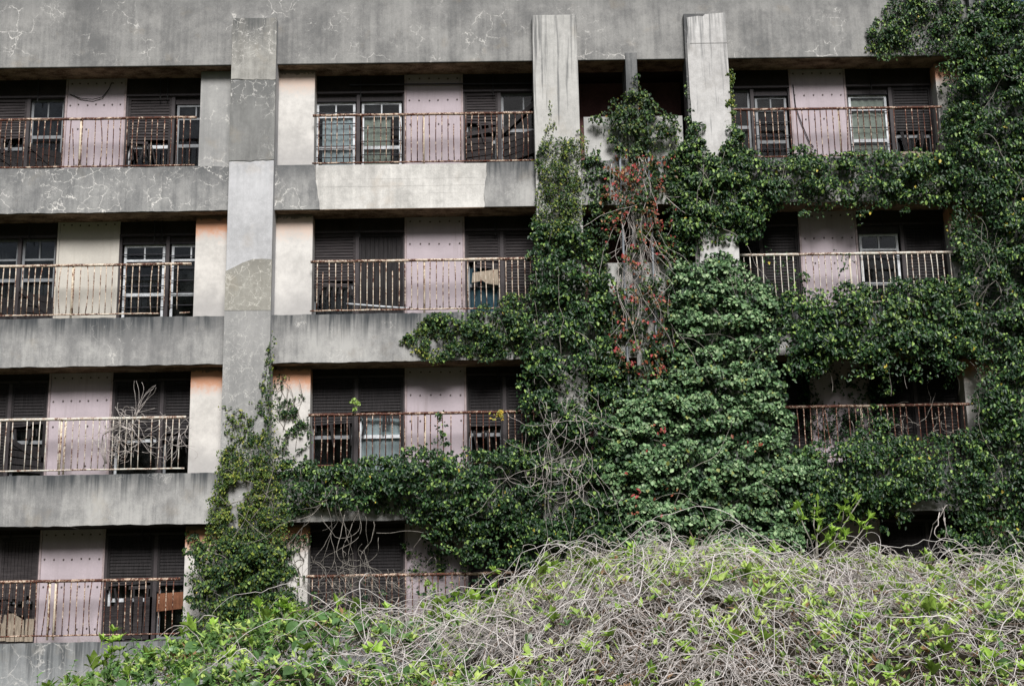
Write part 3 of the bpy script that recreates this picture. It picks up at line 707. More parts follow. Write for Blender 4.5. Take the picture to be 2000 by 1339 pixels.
KD, KC = 2.9, 1.9
def mass(L, poly_px, y0, bulge, dens, size, pal, clump=.24, cdens=9.0, fill=.35, up=.42, gap=0.0, flat=.7, wob=.16, jit=.28, Y=None, squash=.75):
    """leaves over one outline: clumps that stand off the wall plus a thin layer close to it"""
    poly = xz(poly_px, y0 if Y is None else Y); A = area(poly); nl = int(A*dens*KD)
    nc = max(3, int(A*cdens*KC)); C = sample(poly, nc, wob)
    if len(C) == 0: return
    ed = np.clip(edge_dist(C, poly)/.35, .12, 1)
    cy_ = y0-bulge*ed*(.25+.75*fbm(C[:, 0], C[:, 1], 1.6))*rng.uniform(.5, 1.15, len(C))
    R = clump*rng.uniform(.35, 1.45, len(C))*(.6+.4*ed)
    k = int(nl*(1-fill)); w = R**2; ci = rng.choice(len(C), k, p=w/w.sum())
    d = norm(rng.normal(size=(k, 3))+np.array([0, -.75, .45])); rr = R[ci][:, None]*rng.uniform(.55, 1.06, (k, 1))
    pos = np.stack([C[ci, 0], cy_[ci], C[ci, 1]], 1)+d*rr*np.array([1.1, .8, squash])
    pos[:, 1] = np.minimum(pos[:, 1], y0+.03)
    nor = d*.55+np.array([0, -.62, up])+rng.normal(size=(k, 3))*.42
    tip = rng.normal(size=(k, 3))*.55+np.array([0, -.15, -1])
    sz = size*rng.uniform(.45, 1.4, k)
    keep = np.ones(k, bool)
    if gap: keep = fbm(pos[:, 0], pos[:, 2], 2.6) > gap
    L.add(pos[keep], nor[keep], tip[keep], sz[keep], colours(k, pal, jit)[keep])
    k = int(nl*fill); q = sample(poly, k, wob); k = len(q)
    pos = np.stack([q[:, 0], y0-rng.random(k)*bulge*.35, q[:, 1]], 1)
    nor = np.array([0, -.8, up*.8])+rng.normal(size=(k, 3))*.4
    keep = fbm(q[:, 0], q[:, 1], 2.6) > gap if gap else np.ones(k, bool)
    L.add(pos[keep], nor[keep], (rng.normal(size=(k, 3))*.6+np.array([0, 0, -1]))[keep], (size*rng.uniform(.6, 1.1, k))[keep], colours(k, pal, jit)[keep])

def walk(p, d, n, step, wig, pull=(0, 0, 0), ymin=None, ymax=None):
    p = Vector(p); d = Vector(d).normalized(); out = [tuple(p)]; cur = Vector((0, 0, 0))
    for i in range(n):
        cur = cur*.6+Vector((random.gauss(0, wig), random.gauss(0, wig*.5), random.gauss(0, wig)))
        d = (d+cur+Vector(pull)).normalized(); p = p+d*step
        if ymax is not None and p.y > ymax: p.y = ymax
        if ymin is not None and p.y < ymin: p.y = ymin
        out.append(tuple(p))
    return out
def stems(name, mat, parent, lines, r=(.008, .004), n=4):
    m = MB()
    for l in lines: m.tube(l, r[0]*random.uniform(.6, 1.3), r[1], n)
    o = m.build(name, mat, parent, True); o['kind'] = 'stuff'; return o
def climb(outline, y0, count, bulge=.1, n=22, step=.14):
    poly = xz(outline, y0); pts = sample(poly, count, 0); out = []
    for a, b in pts:
        w = walk((a, y0-random.random()*bulge, b), (random.gauss(0, .5), 0, 1), n, step, .22, (0, 0, .03), y0-bulge*1.6, y0)
        ok = inside(np.array([(q[0], q[2]) for q in w]), poly); k = int(np.argmin(ok)) if not ok.all() else len(w)
        if k > 2: out.append(w[:k])
    return out
def vine(name, label, base_px, Y):
    p = at(*base_px, Y)
    o = tag(empty(name, (0, 0, 0)), label, 'vine'); return o

# --- ivy on the leftmost column
v = vine('ivy_vine', 'yellow-green small-leaved ivy climbing the lower leftmost column', (450, 1250), -.3)
L = Leaves()
I1 = [(527, 640), (533, 640), (536, 720), (538, 800), (545, 880), (560, 960), (565, 1060), (575, 1150), (600, 1215), (560, 1260), (380, 1260), (352, 1225), (362, 1140), (395, 1060), (408, 1000), (420, 930), (432, 880), (470, 860), (500, 800), (513, 740), (522, 690)]
mass(L, I1, -.28, .10, 480, .050, YGREEN+GREEN[:3], .11, 30, .55, gap=.27)
mass(L, [(425, 880), (545, 880), (560, 1010), (545, 1060), (400, 1060), (405, 990)], -.29, .14, 560, .050, YGREEN, .11, 30, .45, gap=.26)
mass(L, [(380, 1060), (560, 1040), (600, 1215), (560, 1265), (360, 1255), (352, 1225)], -.29, .32, 520, .066, GREEN+YGREEN[:3], .18, 13, .3, gap=.25)
mass(L, [(432, 800), (500, 780), (520, 740), (520, 860), (440, 890)], -.28, .08, 330, .05, YGREEN, .08, 40, .5, gap=.42)
mass(L, [(540, 715), (604, 715), (600, 735), (560, 750), (556, 790), (600, 770), (606, 905), (540, 905)], .18, .12, 420, .055, GREEN, .10, 30, .5, gap=.46)
mass(L, [(542, 1040), (602, 1035), (600, 1070), (570, 1090), (590, 1130), (604, 1215), (545, 1215)], .17, .15, 420, .058, GREEN, .12, 26, .5, gap=.42)
mass(L, [(362, 1035), (415, 1035), (405, 1110), (370, 1075)], .17, .1, 500, .055, GREEN, .1, 28, .5, gap=.40)
L.build('foliage', MT['leaf_small'], v)
stems('stem', MT['stem'], v, climb([(440, 870), (535, 870), (560, 1240), (380, 1240)], -.27, 26)+climb([(540, 740), (600, 740), (604, 890), (540, 890)], .19, 14, .05, 8)+climb([(540, 1050), (604, 1050), (604, 1200), (540, 1200)], .19, 16, .05, 8))

# --- ledge under the third-row middle balcony
v = vine('ledge_vine', 'dark green vine blanket along the ledge under the third-row middle balcony', (800, 1000), -.1)
L = Leaves()
mass(L, [(545, 895), (610, 908), (700, 905), (790, 885), (830, 872), (900, 885), (1000, 865), (1050, 880), (1055, 1005), (1000, 1015), (960, 1045), (900, 1050), (850, 1020), (780, 1015), (700, 1000), (620, 995), (560, 1010)], -.09, .60, 640, .076, GREEN, .20, 11, .40, gap=.17)
mass(L, [(545, 895), (610, 905), (700, 915), (700, 940), (545, 940)], -.12, .2, 420, .062, YGREEN, .15, 16, .3)
mass(L, [(620, 965), (800, 960), (1045, 950), (1045, 1015), (960, 1030), (800, 1012), (640, 998)], -.40, .30, 260, .078, GREEN, .17, 12, .5, gap=.42)
mass(L, [(830, 870), (860, 800), (885, 870)], .0, .1, 200, .07, GREEN, .1, 12, .4)
mass(L, [(780, 1005), (1040, 1000), (1040, 1110), (950, 1110), (880, 1075), (800, 1045)], -.25, .25, 300, .075, GREEN, .14, 10, .4, gap=.40)
mass(L, [(690, 775), (700, 775), (703, 800), (692, 800)], -.06, .04, 900, .07, [((.22, .33, .07), 1)], .06, 30, .2)
mass(L, [(945, 800), (985, 798), (985, 818), (950, 815)], -.06, .04, 420, .06, [((.42, .30, .04), 1), ((.3, .3, .05), 1)], .06, 30, .2)
L.build('foliage', MT['leaf_gloss'], v)
stems('stem', MT['stem'], v, climb([(560, 920), (1040, 900), (1040, 990), (560, 990)], -.12, 40, .2, 12))

# --- spur of ivy under the second-row middle balcony
v = vine('ledge_vine', 'small-leaved vine spur reaching left along the beam below the flaking railing', (900, 650), -.1)
L = Leaves()
mass(L, [(790, 668), (815, 640), (850, 612), (900, 603), (955, 597), (985, 585), (1045, 570), (1050, 705), (985, 700), (930, 708), (905, 690), (870, 700), (838, 712), (815, 705), (830, 690), (800, 682)], -.09, .30, 680, .066, GREEN+[((.12, .16, .035), 2)], .18, 13, .35, gap=.28)
mass(L, [(788, 672), (850, 612), (900, 605), (890, 690), (840, 712), (820, 700)], -.10, .12, 420, .05, YGREEN, .12, 24, .4, gap=.34)
L.build('foliage', MT['leaf_small'], v)
stems('stem', MT['stem'], v, climb([(810, 640), (1040, 600), (1040, 690), (820, 690)], -.10, 18, .12, 10))

# --- second column
v = vine('column_vine', 'tall dark vine smothering the second column from the left', (1100, 1080), -.3)
L = Leaves()
mass(L, [(1046, 285), (1062, 262), (1090, 268), (1115, 262), (1128, 245), (1136, 265), (1140, 420), (1150, 500), (1040, 500), (1043, 380)], -.28, .16, 800, .050, YGREEN+YGREEN[1:3]+GREEN[:2], .13, 24, .5, gap=.22)
mass(L, [(1062, 262), (1066, 215), (1071, 200), (1076, 230), (1090, 268)], -.26, .05, 330, .04, YGREEN, .06, 40, .6, gap=.40)
mass(L, [(1040, 430), (1145, 430), (1160, 520), (1185, 580), (1200, 660), (1205, 780), (1190, 900), (1205, 1000), (1200, 1080), (1100, 1120), (1000, 1110), (1000, 1040), (1040, 1000), (1030, 900), (1022, 790), (1012, 740), (1030, 700), (1022, 610), (1038, 540)], -.28, .46, 560, .080, GREEN, .24, 8, .32, gap=.27)
mass(L, [(1138, 308), (1196, 304), (1196, 395), (1145, 402)], -.09, .16, 520, .062, GREEN, .13, 18, .45, gap=.34)
mass(L, [(1148, 480), (1190, 500), (1200, 640), (1160, 640)], -.05, .2, 380, .07, GREEN, .15, 12, .45, gap=.40)
mass(L, [(1130, 240), (1140, 245), (1142, 310), (1130, 310)], -.20, .1, 600, .05, YGREEN, .1, 30, .5)
L.build('foliage', MT['leaf_gloss'], v)
stems('stem', MT['stem'], v, climb([(1050, 450), (1140, 450), (1200, 1080), (1010, 1080)], -.30, 34, .3, 20))
hl = []
for i in range(34):
    p = at(random.uniform(1040, 1150), random.uniform(780, 960), -.85); hl.append(walk(p, (random.gauss(0, .2), -.1, -1), random.randint(10, 24), .075, .28, (0, 0, -.04), -1.1, -.7))
for i in range(7):
    p = at(random.uniform(1095, 1150), random.uniform(760, 860), -.85); hl.append(walk(p, (random.gauss(0, .1), 0, -1), 34, .08, .12, (0, 0, -.05), -1.0, -.8))
stems('bare_stem', MT['dry'], v, hl, (.005, .0026))

# --- fin wall with red leaves
v = vine('red_leaf_vine', 'vine with red autumn leaves and bare hanging stems between the middle columns', (1240, 760), -.2)
L = Leaves()
mass(L, [(1232, 175), (1240, 120), (1246, 130), (1252, 180), (1285, 205), (1322, 235), (1318, 285), (1265, 300), (1215, 310), (1185, 262), (1162, 238), (1168, 225), (1200, 195)], -.14, .26, 560, .072, GREEN+[((.30, .12, .04), .35), ((.16, .19, .06), 2)], .16, 15, .3)
mass(L, [(1195, 290), (1300, 290), (1310, 420), (1190, 420)], -.14, .22, 110, .072, RED+GREEN[:2], .16, 12, .3, gap=.42)
mass(L, [(1180, 300), (1316, 300), (1320, 560), (1314, 700), (1290, 750), (1195, 745), (1182, 560)], -.16, .30, 82, .082, RED, .15, 14, .35, gap=.36)
mass(L, [(1180, 310), (1318, 310), (1318, 760), (1190, 760)], -.12, .25, 150, .076, GREEN, .15, 12, .4, gap=.40)
mass(L, [(1146, 395), (1200, 390), (1215, 560), (1215, 770), (1180, 770), (1160, 560)], -.06, .3, 420, .076, GREEN, .17, 12, .4, gap=.30)
mass(L, [(1285, 300), (1345, 300), (1345, 560), (1335, 770), (1285, 770), (1300, 560)], -.06, .3, 420, .076, GREEN, .17, 12, .4, gap=.30)
mass(L, [(1200, 560), (1310, 560), (1310, 800), (1200, 800)], -.05, .2, 200, .076, GREEN[:3], .16, 12, .5, gap=.38)
mass(L, [(1262, 300), (1340, 300), (1330, 520), (1275, 520)], -.09, .15, 260, .066, GREEN, .14, 14, .4, gap=.44)
mass(L, [(1245, 280), (1335, 285), (1335, 330), (1300, 400), (1250, 360)], .0, .12, 330, .062, PALE[:2]+GREEN[:2], .12, 16, .5, gap=.40)
mass(L, [(1150, 260), (1182, 235), (1180, 290), (1150, 300)], .0, .05, 80, .05, GREEN, .1, 16, .5, gap=.4)
mass(L, [(1255, 830), (1310, 840), (1320, 880), (1270, 880)], -.75, .1, 70, .075, RED[:3], .1, 14, .3, gap=.44)
mass(L, [(1430, 850), (1490, 850), (1480, 890), (1420, 890)], -.75, .1, 14, .075, RED[:3], .1, 8, .3)
mass(L, [(1210, 930), (1330, 930), (1330, 1010), (1220, 1010)], -.75, .1, 12, .075, RED[:3], .1, 6, .3)
L.build('foliage', MT['leaf_red'], v)
hl = []
for i in range(46):
    p = at(random.gauss(1246, 26), random.uniform(285, 560), -.20); hl.append(walk(p, (random.gauss(0, .15), 0, -1), random.randint(14, 34), .075, .10, (0, 0, -.10), -.42, -.13))
for i in range(14):
    p = at(random.gauss(1246, 14), random.uniform(290, 340), -.20); hl.append(walk(p, (random.gauss(0, .1), 0, -1), 62, .075, .10, ((0.0), 0, -.08), -.40, -.13))
stems('bare_stem', MT['dry'], v, hl, (.0058, .003))

# --- third column: leafy green top
v = vine('column_vine', 'bright green leafy vine wrapping the third column and the beam right of it', (1400, 500), -.3)
L = Leaves()
U1 = [(1338, 255), (1352, 245), (1372, 270), (1392, 300), (1405, 318), (1420, 295), (1430, 250), (1440, 220), (1448, 290), (1475, 303), (1560, 305), (1700, 300), (1835, 298), (1870, 290), (1880, 400), (1800, 408), (1700, 402), (1560, 405), (1500, 425), (1478, 470), (1440, 465), (1425, 462), (1385, 485), (1320, 505), (1312, 430), (1300, 340), (1322, 290)]
mass(L, U1, -.12, .42, 620, .078, GREEN+[((.10, .16, .04), 2)], .21, 10, .33, gap=.22)
mass(L, [(1336, 225), (1350, 235), (1375, 285), (1402, 325), (1415, 320), (1432, 240), (1442, 225), (1446, 480), (1320, 500)], -.27, .26, 420, .076, GREEN+[((.10, .16, .04), 2)], .19, 11, .3, gap=.33)
mass(L, [(1418, 140), (1440, 138), (1443, 250), (1424, 260)], -.2, .12, 900, .055, YGREEN, .1, 26, .4)
mass(L, [(1336, 155), (1345, 150), (1350, 260), (1334, 260)], -.2, .06, 700, .05, GREEN, .08, 26, .4)
mass(L, [(1560, 400), (1630, 400), (1600, 430), (1570, 425)], -.1, .15, 200, .07, GREEN, .12, 10, .4)
mass(L, [(1640, 395), (1700, 395), (1690, 450), (1672, 440)], -.1, .1, 150, .07, GREEN, .12, 10, .4)
mass(L, [(1755, 395), (1785, 395), (1780, 440), (1765, 440)], -.1, .1, 170, .07, GREEN, .12, 10, .4)
L.build('foliage', MT['leaf_gloss'], v)
stems('stem', MT['stem'], v, climb([(1340, 300), (1440, 300), (1440, 470), (1330, 480)], -.3, 14, .2, 12)+climb([(1450, 320), (1850, 310), (1850, 395), (1500, 400)], -.12, 24, .25, 9))

# --- pale ivy
v = vine('pale_ivy', 'pale grey-green ivy hanging in shingled layers below the third column', (1400, 1070), -.4)
L = Leaves()
P1 = [(1322, 515), (1380, 498), (1440, 505), (1480, 540), (1510, 580), (1522, 650), (1515, 720), (1528, 800), (1540, 880), (1590, 890), (1612, 945), (1580, 1010), (1570, 1085), (1480, 1120), (1300, 1120), (1190, 1100), (1205, 1000), (1180, 910), (1190, 830), (1225, 770), (1300, 750), (1325, 700), (1312, 600)]
mass(L, P1, -.30, .46, 560, .074, PALE, .165, 13, .28, up=.46, gap=.0, jit=.3, squash=.7)
mass(L, [(1300, 520), (1345, 510), (1345, 760), (1260, 800), (1200, 900), (1215, 1060), (1175, 1080), (1165, 880), (1220, 760), (1300, 740)], -.25, .35, 300, .078, GREEN, .18, 10, .4, gap=.3)
mass(L, [(1480, 540), (1535, 600), (1545, 860), (1600, 880), (1620, 960), (1580, 1060), (1540, 1040), (1540, 900), (1500, 860), (1500, 640)], -.25, .35, 260, .08, GREEN, .18, 10, .4, gap=.34)
for x, y, l in ((1535, 900, 60), (1590, 960, 60), (1520, 720, 50), (1215, 800, 70), (1190, 930, 80), (1500, 600, 50), (1560, 1010, 60), (1330, 720, 60)):
    mass(L, [(x-26, y-20), (x+26, y-20), (x+12, y+l*.7), (x, y+l), (x-12, y+l*.6)], -.5, .2, 330, .08, PALE, .12, 14, .3, gap=.34)
mass(L, P1, -.28, .20, 260, .08, GREEN[:2], .2, 8, .6)
L.build('foliage', MT['leaf_pale'], v, .8, .10)
stems('stem', MT['stem'], v, climb([(1340, 540), (1480, 540), (1540, 1060), (1230, 1060)], -.35, 26, .25, 18))

# --- ledges on the right
v = vine('ledge_vine', 'glossy vine heaped on the ledge under the pale whitish railing at right', (1700, 680), -.1)
L = Leaves()
mass(L, [(1478, 560), (1520, 590), (1560, 560), (1600, 575), (1660, 555), (1700, 572), (1770, 545), (1830, 555), (1880, 560), (1910, 610), (1915, 705), (1850, 700), (1790, 695), (1700, 700), (1640, 705), (1600, 725), (1565, 700), (1530, 650)], -.10, .85, 560, .088, GREEN+[((.11, .17, .045), 2.5)], .24, 9, .32, gap=.24)
mass(L, [(1530, 645), (1700, 640), (1910, 630), (1915, 708), (1800, 700), (1700, 712), (1640, 705), (1600, 722), (1545, 712)], -.55, .35, 420, .088, GREEN, .2, 10, .5, gap=.25)
mass(L, [(1530, 690), (1915, 690), (1910, 735), (1800, 745), (1700, 735), (1545, 745)], -.50, .25, 230, .084, GREEN, .15, 12, .5, gap=.45)
mass(L, [(1560, 720), (1760, 720), (1760, 860), (1570, 860)], .45, .08, 200, .07, GREEN[:2], .12, 10, .6, gap=.40)  # dark leaves added on the back wall to imitate black recess shade
for x, y in ((1600, 745), (1735, 785), (1850, 770), (1580, 730)):
    mass(L, [(x-28, 690), (x+28, 690), (x+14, y-10), (x, y), (x-10, y-14)], -.14, .15, 260, .078, GREEN, .11, 14, .3, gap=.34)
mass(L, [(1485, 480), (1580, 495), (1600, 560), (1480, 575)], .08, .12, 150, .07, GREEN, .14, 8, .4, gap=.40)
mass(L, [(1635, 470), (1660, 465), (1680, 510), (1640, 540)], .0, .1, 120, .06, GREEN, .1, 14, .4, gap=.4)
L.build('foliage', MT['leaf_gloss'], v)
stems('stem', MT['stem'], v, climb([(1530, 590), (1880, 580), (1900, 690), (1560, 690)], -.12, 26, .3, 10)+[walk(at(x, 690, -.3), (0, 0, -1), 9, .1, .2, (0, 0, -.05)) for x in (1600, 1735, 1850, 1740, 1730)])
v = vine('ledge_vine', 'vine heaped under the dark shaded railing at lower right', (1750, 920), -.1)
L = Leaves()
mass(L, [(1545, 885), (1600, 870), (1650, 862), (1720, 850), (1790, 858), (1900, 845), (1935, 900), (1925, 985), (1880, 1010), (1840, 985), (1780, 985), (1740, 1010), (1690, 1000), (1640, 1010), (1590, 1030)], -.10, .75, 540, .080, GREEN+[((.10, .16, .04), 1.0)], .21, 10, .38, gap=.18)
mass(L, [(1550, 950), (1700, 930), (1925, 920), (1925, 985), (1800, 985), (1700, 1005), (1560, 1020)], -.55, .30, 320, .084, GREEN, .2, 10, .5, gap=.34)
mass(L, [(1680, 790), (1730, 790), (1740, 860), (1670, 860)], -.05, .2, 300, .075, GREEN, .15, 10, .3, gap=.3)
mass(L, [(1590, 985), (1740, 985), (1730, 1040), (1600, 1050)], -.25, .3, 200, .08, GREEN, .17, 8, .3, gap=.38)
mass(L, [(1840, 990), (1920, 980), (1920, 1110), (1860, 1100)], -.2, .4, 380, .085, GREEN, .2, 8, .3, gap=.3)
mass(L, [(1700, 960), (1790, 980), (1780, 1040), (1740, 1030)], -.3, .15, 110, .08, GREEN+[((.3, .25, .05), .5)], .15, 8, .3, gap=.4)
L.build('foliage', MT['leaf_gloss'], v)
stems('stem', MT['stem'], v, climb([(1600, 890), (1880, 880), (1900, 980), (1620, 980)], -.12, 20, .3, 10))
dl = [walk(at(random.uniform(1630, 1870), random.uniform(800, 850), .02), (random.gauss(0, .6), -.1, random.gauss(0, .6)), 14, .06, .3, (0, 0, -.01), -.08, .1) for i in range(26)]
stems('bare_stem', MT['stem'], v, dl, (.0048, .003))

# --- right-hand mass
v = vine('wall_vine', 'towering dark vine covering the whole right end of the building', (1950, 1100), -.2)
L = Leaves()
R1 = [(1835, 118), (1880, 60), (1900, -30), (1976, -15), (1986, 6), (2010, 18), (2080, 30), (2080, 1130), (1900, 1120), (1885, 1040), (1905, 960), (1915, 880), (1895, 800), (1905, 700), (1890, 620), (1872, 540), (1868, 440), (1850, 400), (1838, 300), (1845, 200)]
mass(L, R1, -.20, .50, 620, .078, GREEN, .24, 9, .40, gap=.08)
mass(L, [(1690, 75), (1700, 40), (1745, -20), (1990, -20), (1930, 110), (1830, 118), (1780, 112), (1720, 125), (1700, 100)], -.09, .24, 560, .064, GREEN+[((.11, .16, .05), 1.2)], .16, 15, .42, gap=.24)
mass(L, [(1688, 100), (1690, 60), (1730, 10), (1790, 100), (1730, 130)], -.09, .1, 240, .052, YGREEN+GREEN, .12, 20, .4, gap=.40)
mass(L, [(1830, 130), (1900, 130), (1900, 280), (1838, 290)], .16, .2, 320, .07, GREEN, .16, 12, .4, gap=.40)
mass(L, [(1850, 410), (1900, 410), (1910, 560), (1870, 560)], .12, .2, 320, .07, GREEN, .16, 12, .4, gap=.38)
L.build('foliage', MT['leaf_gloss'], v)
stems('stem', MT['stem'], v, climb([(1880, 60), (1980, 60), (1990, 1060), (1900, 1060)], -.22, 40, .3, 20)+climb([(1760, 30), (1900, 20), (1900, 100), (1760, 100)], -.1, 16, .15, 8))
dl = [walk(at(x, y, -.5), (random.gauss(0, .4), 0, -1), 16, .08, .3, (0, 0, -.03)) for x, y in ((1840, 990), (1850, 985), (1835, 1000), (1845, 1010))]
stems('bare_stem', MT['dry'], v, dl, (.009, .004))

# --- bare hanging vines before the lowest middle balcony
v = vine('bare_vine', 'leafless grey vine trailing over the lowest middle balcony railing', (680, 1200), -.1)
hl = []
for x0, y0, n in ((650, 930, 26), (640, 950, 20), (660, 960, 30), (690, 960, 32), (700, 980, 30), (720, 980, 26), (735, 1000, 24), (630, 1000, 24), (620, 1040, 20), (650, 1040, 22)):
    for q in range(2):
        hl.append(walk(at(x0+random.uniform(-22, 22), y0+random.uniform(-10, 50), -.45), (random.gauss(0, .12), .10, -1), n, .08, .17, (0, .01, -.07), -.6, -.05))
for i in range(110):
    p = at(random.uniform(608, 840), random.uniform(1110, 1230), -.15); hl.append(walk(p, (random.gauss(0, 1), 0, random.gauss(0, .8)), random.randint(8, 16), .06, .26, (0, 0, -.02), -.35, -.02))
hl += [walk(at(640, 975, -.45), (-.7, 0, -.6), 10, .07, .1), walk(at(650, 950, -.45), (-.6, 0, -.9), 12, .07, .1), walk(at(735, 1040, -.4), (1, 0, .05), 10, .09, .12, (0, 0, .03)), walk(at(800, 950, -.5), (.3, 0, -1), 8, .06, .2)]
stems('bare_stem', MT['stem'], v, hl, (.0055, .003))
L = Leaves()
mass(L, [(790, 1000), (920, 1000), (920, 1115), (795, 1118)], .42, .10, 330, .06, GREEN, .1, 10, .4, gap=.42)  # leaves added against the wall panel, standing in for leaf shadow
mass(L, [(830, 1130), (860, 1130), (860, 1160), (830, 1160)], -.1, .05, 260, .08, [((.2, .30, .07), 1)], .1, 10, .4, gap=.3)
mass(L, [(600, 1150), (1000, 1120), (1000, 1240), (600, 1240)], -.1, .2, 90, .08, GREEN, .16, 6, .4, gap=.48)
L.build('foliage', MT['leaf_gloss'], v)
# --- dead twigs in the third-row left railing
v = vine('dead_twig_tangle', 'tangle of dead grey twigs caught in the pale third-row left railing', (270, 900), 0)
hl = []
for i in range(60):
    p = at(random.gauss(245, 28), random.uniform(815, 890), -.04); hl.append(walk(p, (random.gauss(0, 1), -.1, random.gauss(0, .8)), random.randint(6, 15), .05, .36, (0, 0, -.01), -.16, .06))
for i in range(18):
    p = at(random.gauss(338, 12), random.uniform(820, 880), -.04); hl.append(walk(p, (random.gauss(0, .7), 0, random.gauss(0, 1)), random.randint(6, 14), .05, .3, (0, 0, -.01), -.14, .05))
for i in range(7): hl.append(walk(at(262+random.uniform(-4, 6), 812, -.03), (.42+random.gauss(0, .08), .12, 1), 13, .055, .08))
for i in range(5): hl.append([tuple(at(a, b, -.06)) for a, b in ((205+i, 905), (196+i*2, 880), (200, 850), (225+i*3, 830), (260, 840), (290, 880), (320, 905), (345, 880), (350, 840+i*3))])
hl += [walk(at(262, 808, -.03), (.9, 0, .35), 7, .06, .1), walk(at(235, 812, 0), (-.5, 0, .5), 7, .04, .2)]
stems('twig', MT['dry'], v, hl, (.0052, .003))

# ------------------------------------------------------------------ foreground bank
CREST = [(-300, 1480), (0, 1430), (150, 1362), (300, 1300), (450, 1262), (600, 1245), (800, 1252), (930, 1232), (1040, 1178), (1150, 1120), (1300, 1108), (1450, 1118), (1600, 1148), (1800, 1156), (2000, 1146), (2400, 1146)]
YCR = -12.6
_cx = []; _cz = []
for a, b in CREST:
    p = at(a, b, YCR); _cx.append(p.x); _cz.append(p.z)
def surf(x, y):
    zc = np.interp(x, _cx, _cz)+.17*(fbm(np.asarray(x), np.asarray(y), .9)-.5)*2+.10*(vnoise(np.asarray(x)+9, np.asarray(y), .55)-.5)*2
    d = np.asarray(y)-YCR
    f = np.where(d < 0, 1-.95*(np.clip(-d, 0, 4.4)/4.4)**1.55, 1-.95*(np.clip(d, 0, 5)/5)**1.5)
    return zc*f+.24*(fbm(np.asarray(x)+40, np.asarray(y), 1.5)-.5)
_SX = np.linspace(-9.5, 9.5, 381); _SY = np.linspace(-18, -7, 221)
_SG = np.stack([surf(_SX, np.full(381, yy)) for yy in _SY]).tolist()
def s1(x, y):
    a = min(379.99, max(0, (x+9.5)/.05)); b = min(219.99, max(0, (y+18)/.05)); i, j = int(a), int(b); a -= i; b -= j
    g0, g1 = _SG[j], _SG[j+1]
    return (g0[i]*(1-a)+g0[i+1]*a)*(1-b)+(g1[i]*(1-a)+g1[i+1]*a)*b
gx = np.linspace(-8.5, 8.5, 86); gy = np.linspace(-17.0, -7.8, 56)
m = MB(); vv = []
for yy in gy:
    for xx in gx: vv.append((xx, yy, 0))
vv = np.array(vv); vv[:, 2] = np.maximum(surf(vv[:, 0], vv[:, 1])-.34, -.05)
nx_ = len(gx)
m.add([tuple(q) for q in vv], [(j*nx_+i, j*nx_+i+1, (j+1)*nx_+i+1, (j+1)*nx_+i) for j in range(len(gy)-1) for i in range(nx_-1)])
bank = m.build('earth_bank', MT['soil'], None, True); tag(bank, kind='structure')

th = tag(empty('vine_thicket', (1.5, -13, 0)), 'mound of bleached dry vines with fresh green shoots in the foreground', 'thicket')
th.matrix_world = Matrix.Identity(4); th.location = (0, 0, 0)
def twig(x, y, h, n, step, wig, ang=None, arch=.0, lift=.0, zw=.02):
    a = random.uniform(0, 2*math.pi) if ang is None else ang; c = 0; out = []; q = 0; dq = 0
    for i in range(n+1):
        t = i/n; dq = dq*.6+random.gauss(0, zw); q += dq; q *= .9
        z = s1(x, y)+h+arch*math.sin(t*math.pi)+q+lift*t
        out.append((x, y, z)); c = c*.72+random.gauss(0, wig); a += c; x += math.cos(a)*step; y += math.sin(a)*step*.8
    return out
def rx_dry():
    # dry vines lie thick on the right two thirds of the bank, thin out to the left
    while True:
        x = random.uniform(-4.6, 6.6); p = min(1, max(.12, (x+1.9)/1.8))
        if x > 4.6: p *= .75
        if random.random() < p: return x
lines = []; old = []; pale = []
for i in range(7600):
    x = rx_dry(); y = random.uniform(-16.0, -11.8); u = random.random(); h = random.uniform(-.30, .05)
    if u > .13 and random.random() < .8 and float(fbm(x, y*1.3, 1.15)) > .60: continue
    (old if u < .16 else pale if u < .60 else lines).append(twig(x, y, h, random.randint(8, 15), random.uniform(.035, .065), .23, arch=random.uniform(0, .16), zw=.022))
for i in range(520):
    x = rx_dry(); y = random.uniform(-13.8, -12.1); lines.append(twig(x, y, .0, random.randint(8, 16), .055, .20, arch=random.uniform(.05, .28), lift=random.uniform(-.05, .16), zw=.026))
for i in range(230):
    x = random.uniform(-1.4, 5.8); y = random.uniform(-15.6, -12.4); pale.append(twig(x, y, .05, random.randint(12, 24), .06, .13, arch=random.uniform(.03, .22), zw=.026))
arcs = []
for i in range(150):          # long runners that arch clear of the tangle
    x = random.uniform(-1.6, 5.8); y = random.uniform(-14.6, -12.2); arcs.append(twig(x, y, .03, random.randint(16, 26), random.uniform(.06, .085), .06, arch=random.uniform(.12, .42), lift=random.uniform(-.05, .1), zw=.018))
thick = []
for i in range(75):
    x = random.uniform(-1.6, 5.6); y = random.uniform(-15.6, -12.5); thick.append(twig(x, y, random.uniform(-.1, .08), random.randint(10, 22), .075, .09, ang=random.gauss(-.7, .6), arch=random.uniform(.02, .25), zw=.02))
for i in range(900):          # fine strands combed down the slope
    x = rx_dry(); y = random.uniform(-13.6, -12.2); lines.append(twig(x, y, random.uniform(-.1, .06), random.randint(10, 18), .05, .08, ang=random.gauss(-1.5, .5), arch=random.uniform(0, .1), zw=.014))
def stalks(name, ls, mat, r0, r1):
    m = MB()
    for l in ls: m.tube(l, random.uniform(r0, r1), .002, 3)
    o = m.build(name, mat, th, True); o['kind'] = 'stuff'
stalks('dry_stems', lines, MT['dry'], .0022, .0058)
stalks('pale_dry_stems', pale, MT['dry_pale'], .0022, .0052)
stalks('arching_stems', arcs, MT['dry_pale'], .0035, .0062)
stalks('thick_stems', thick, MT['dry'], .007, .012)
stalks('old_stems', old, MT['dry_dark'], .003, .0065)

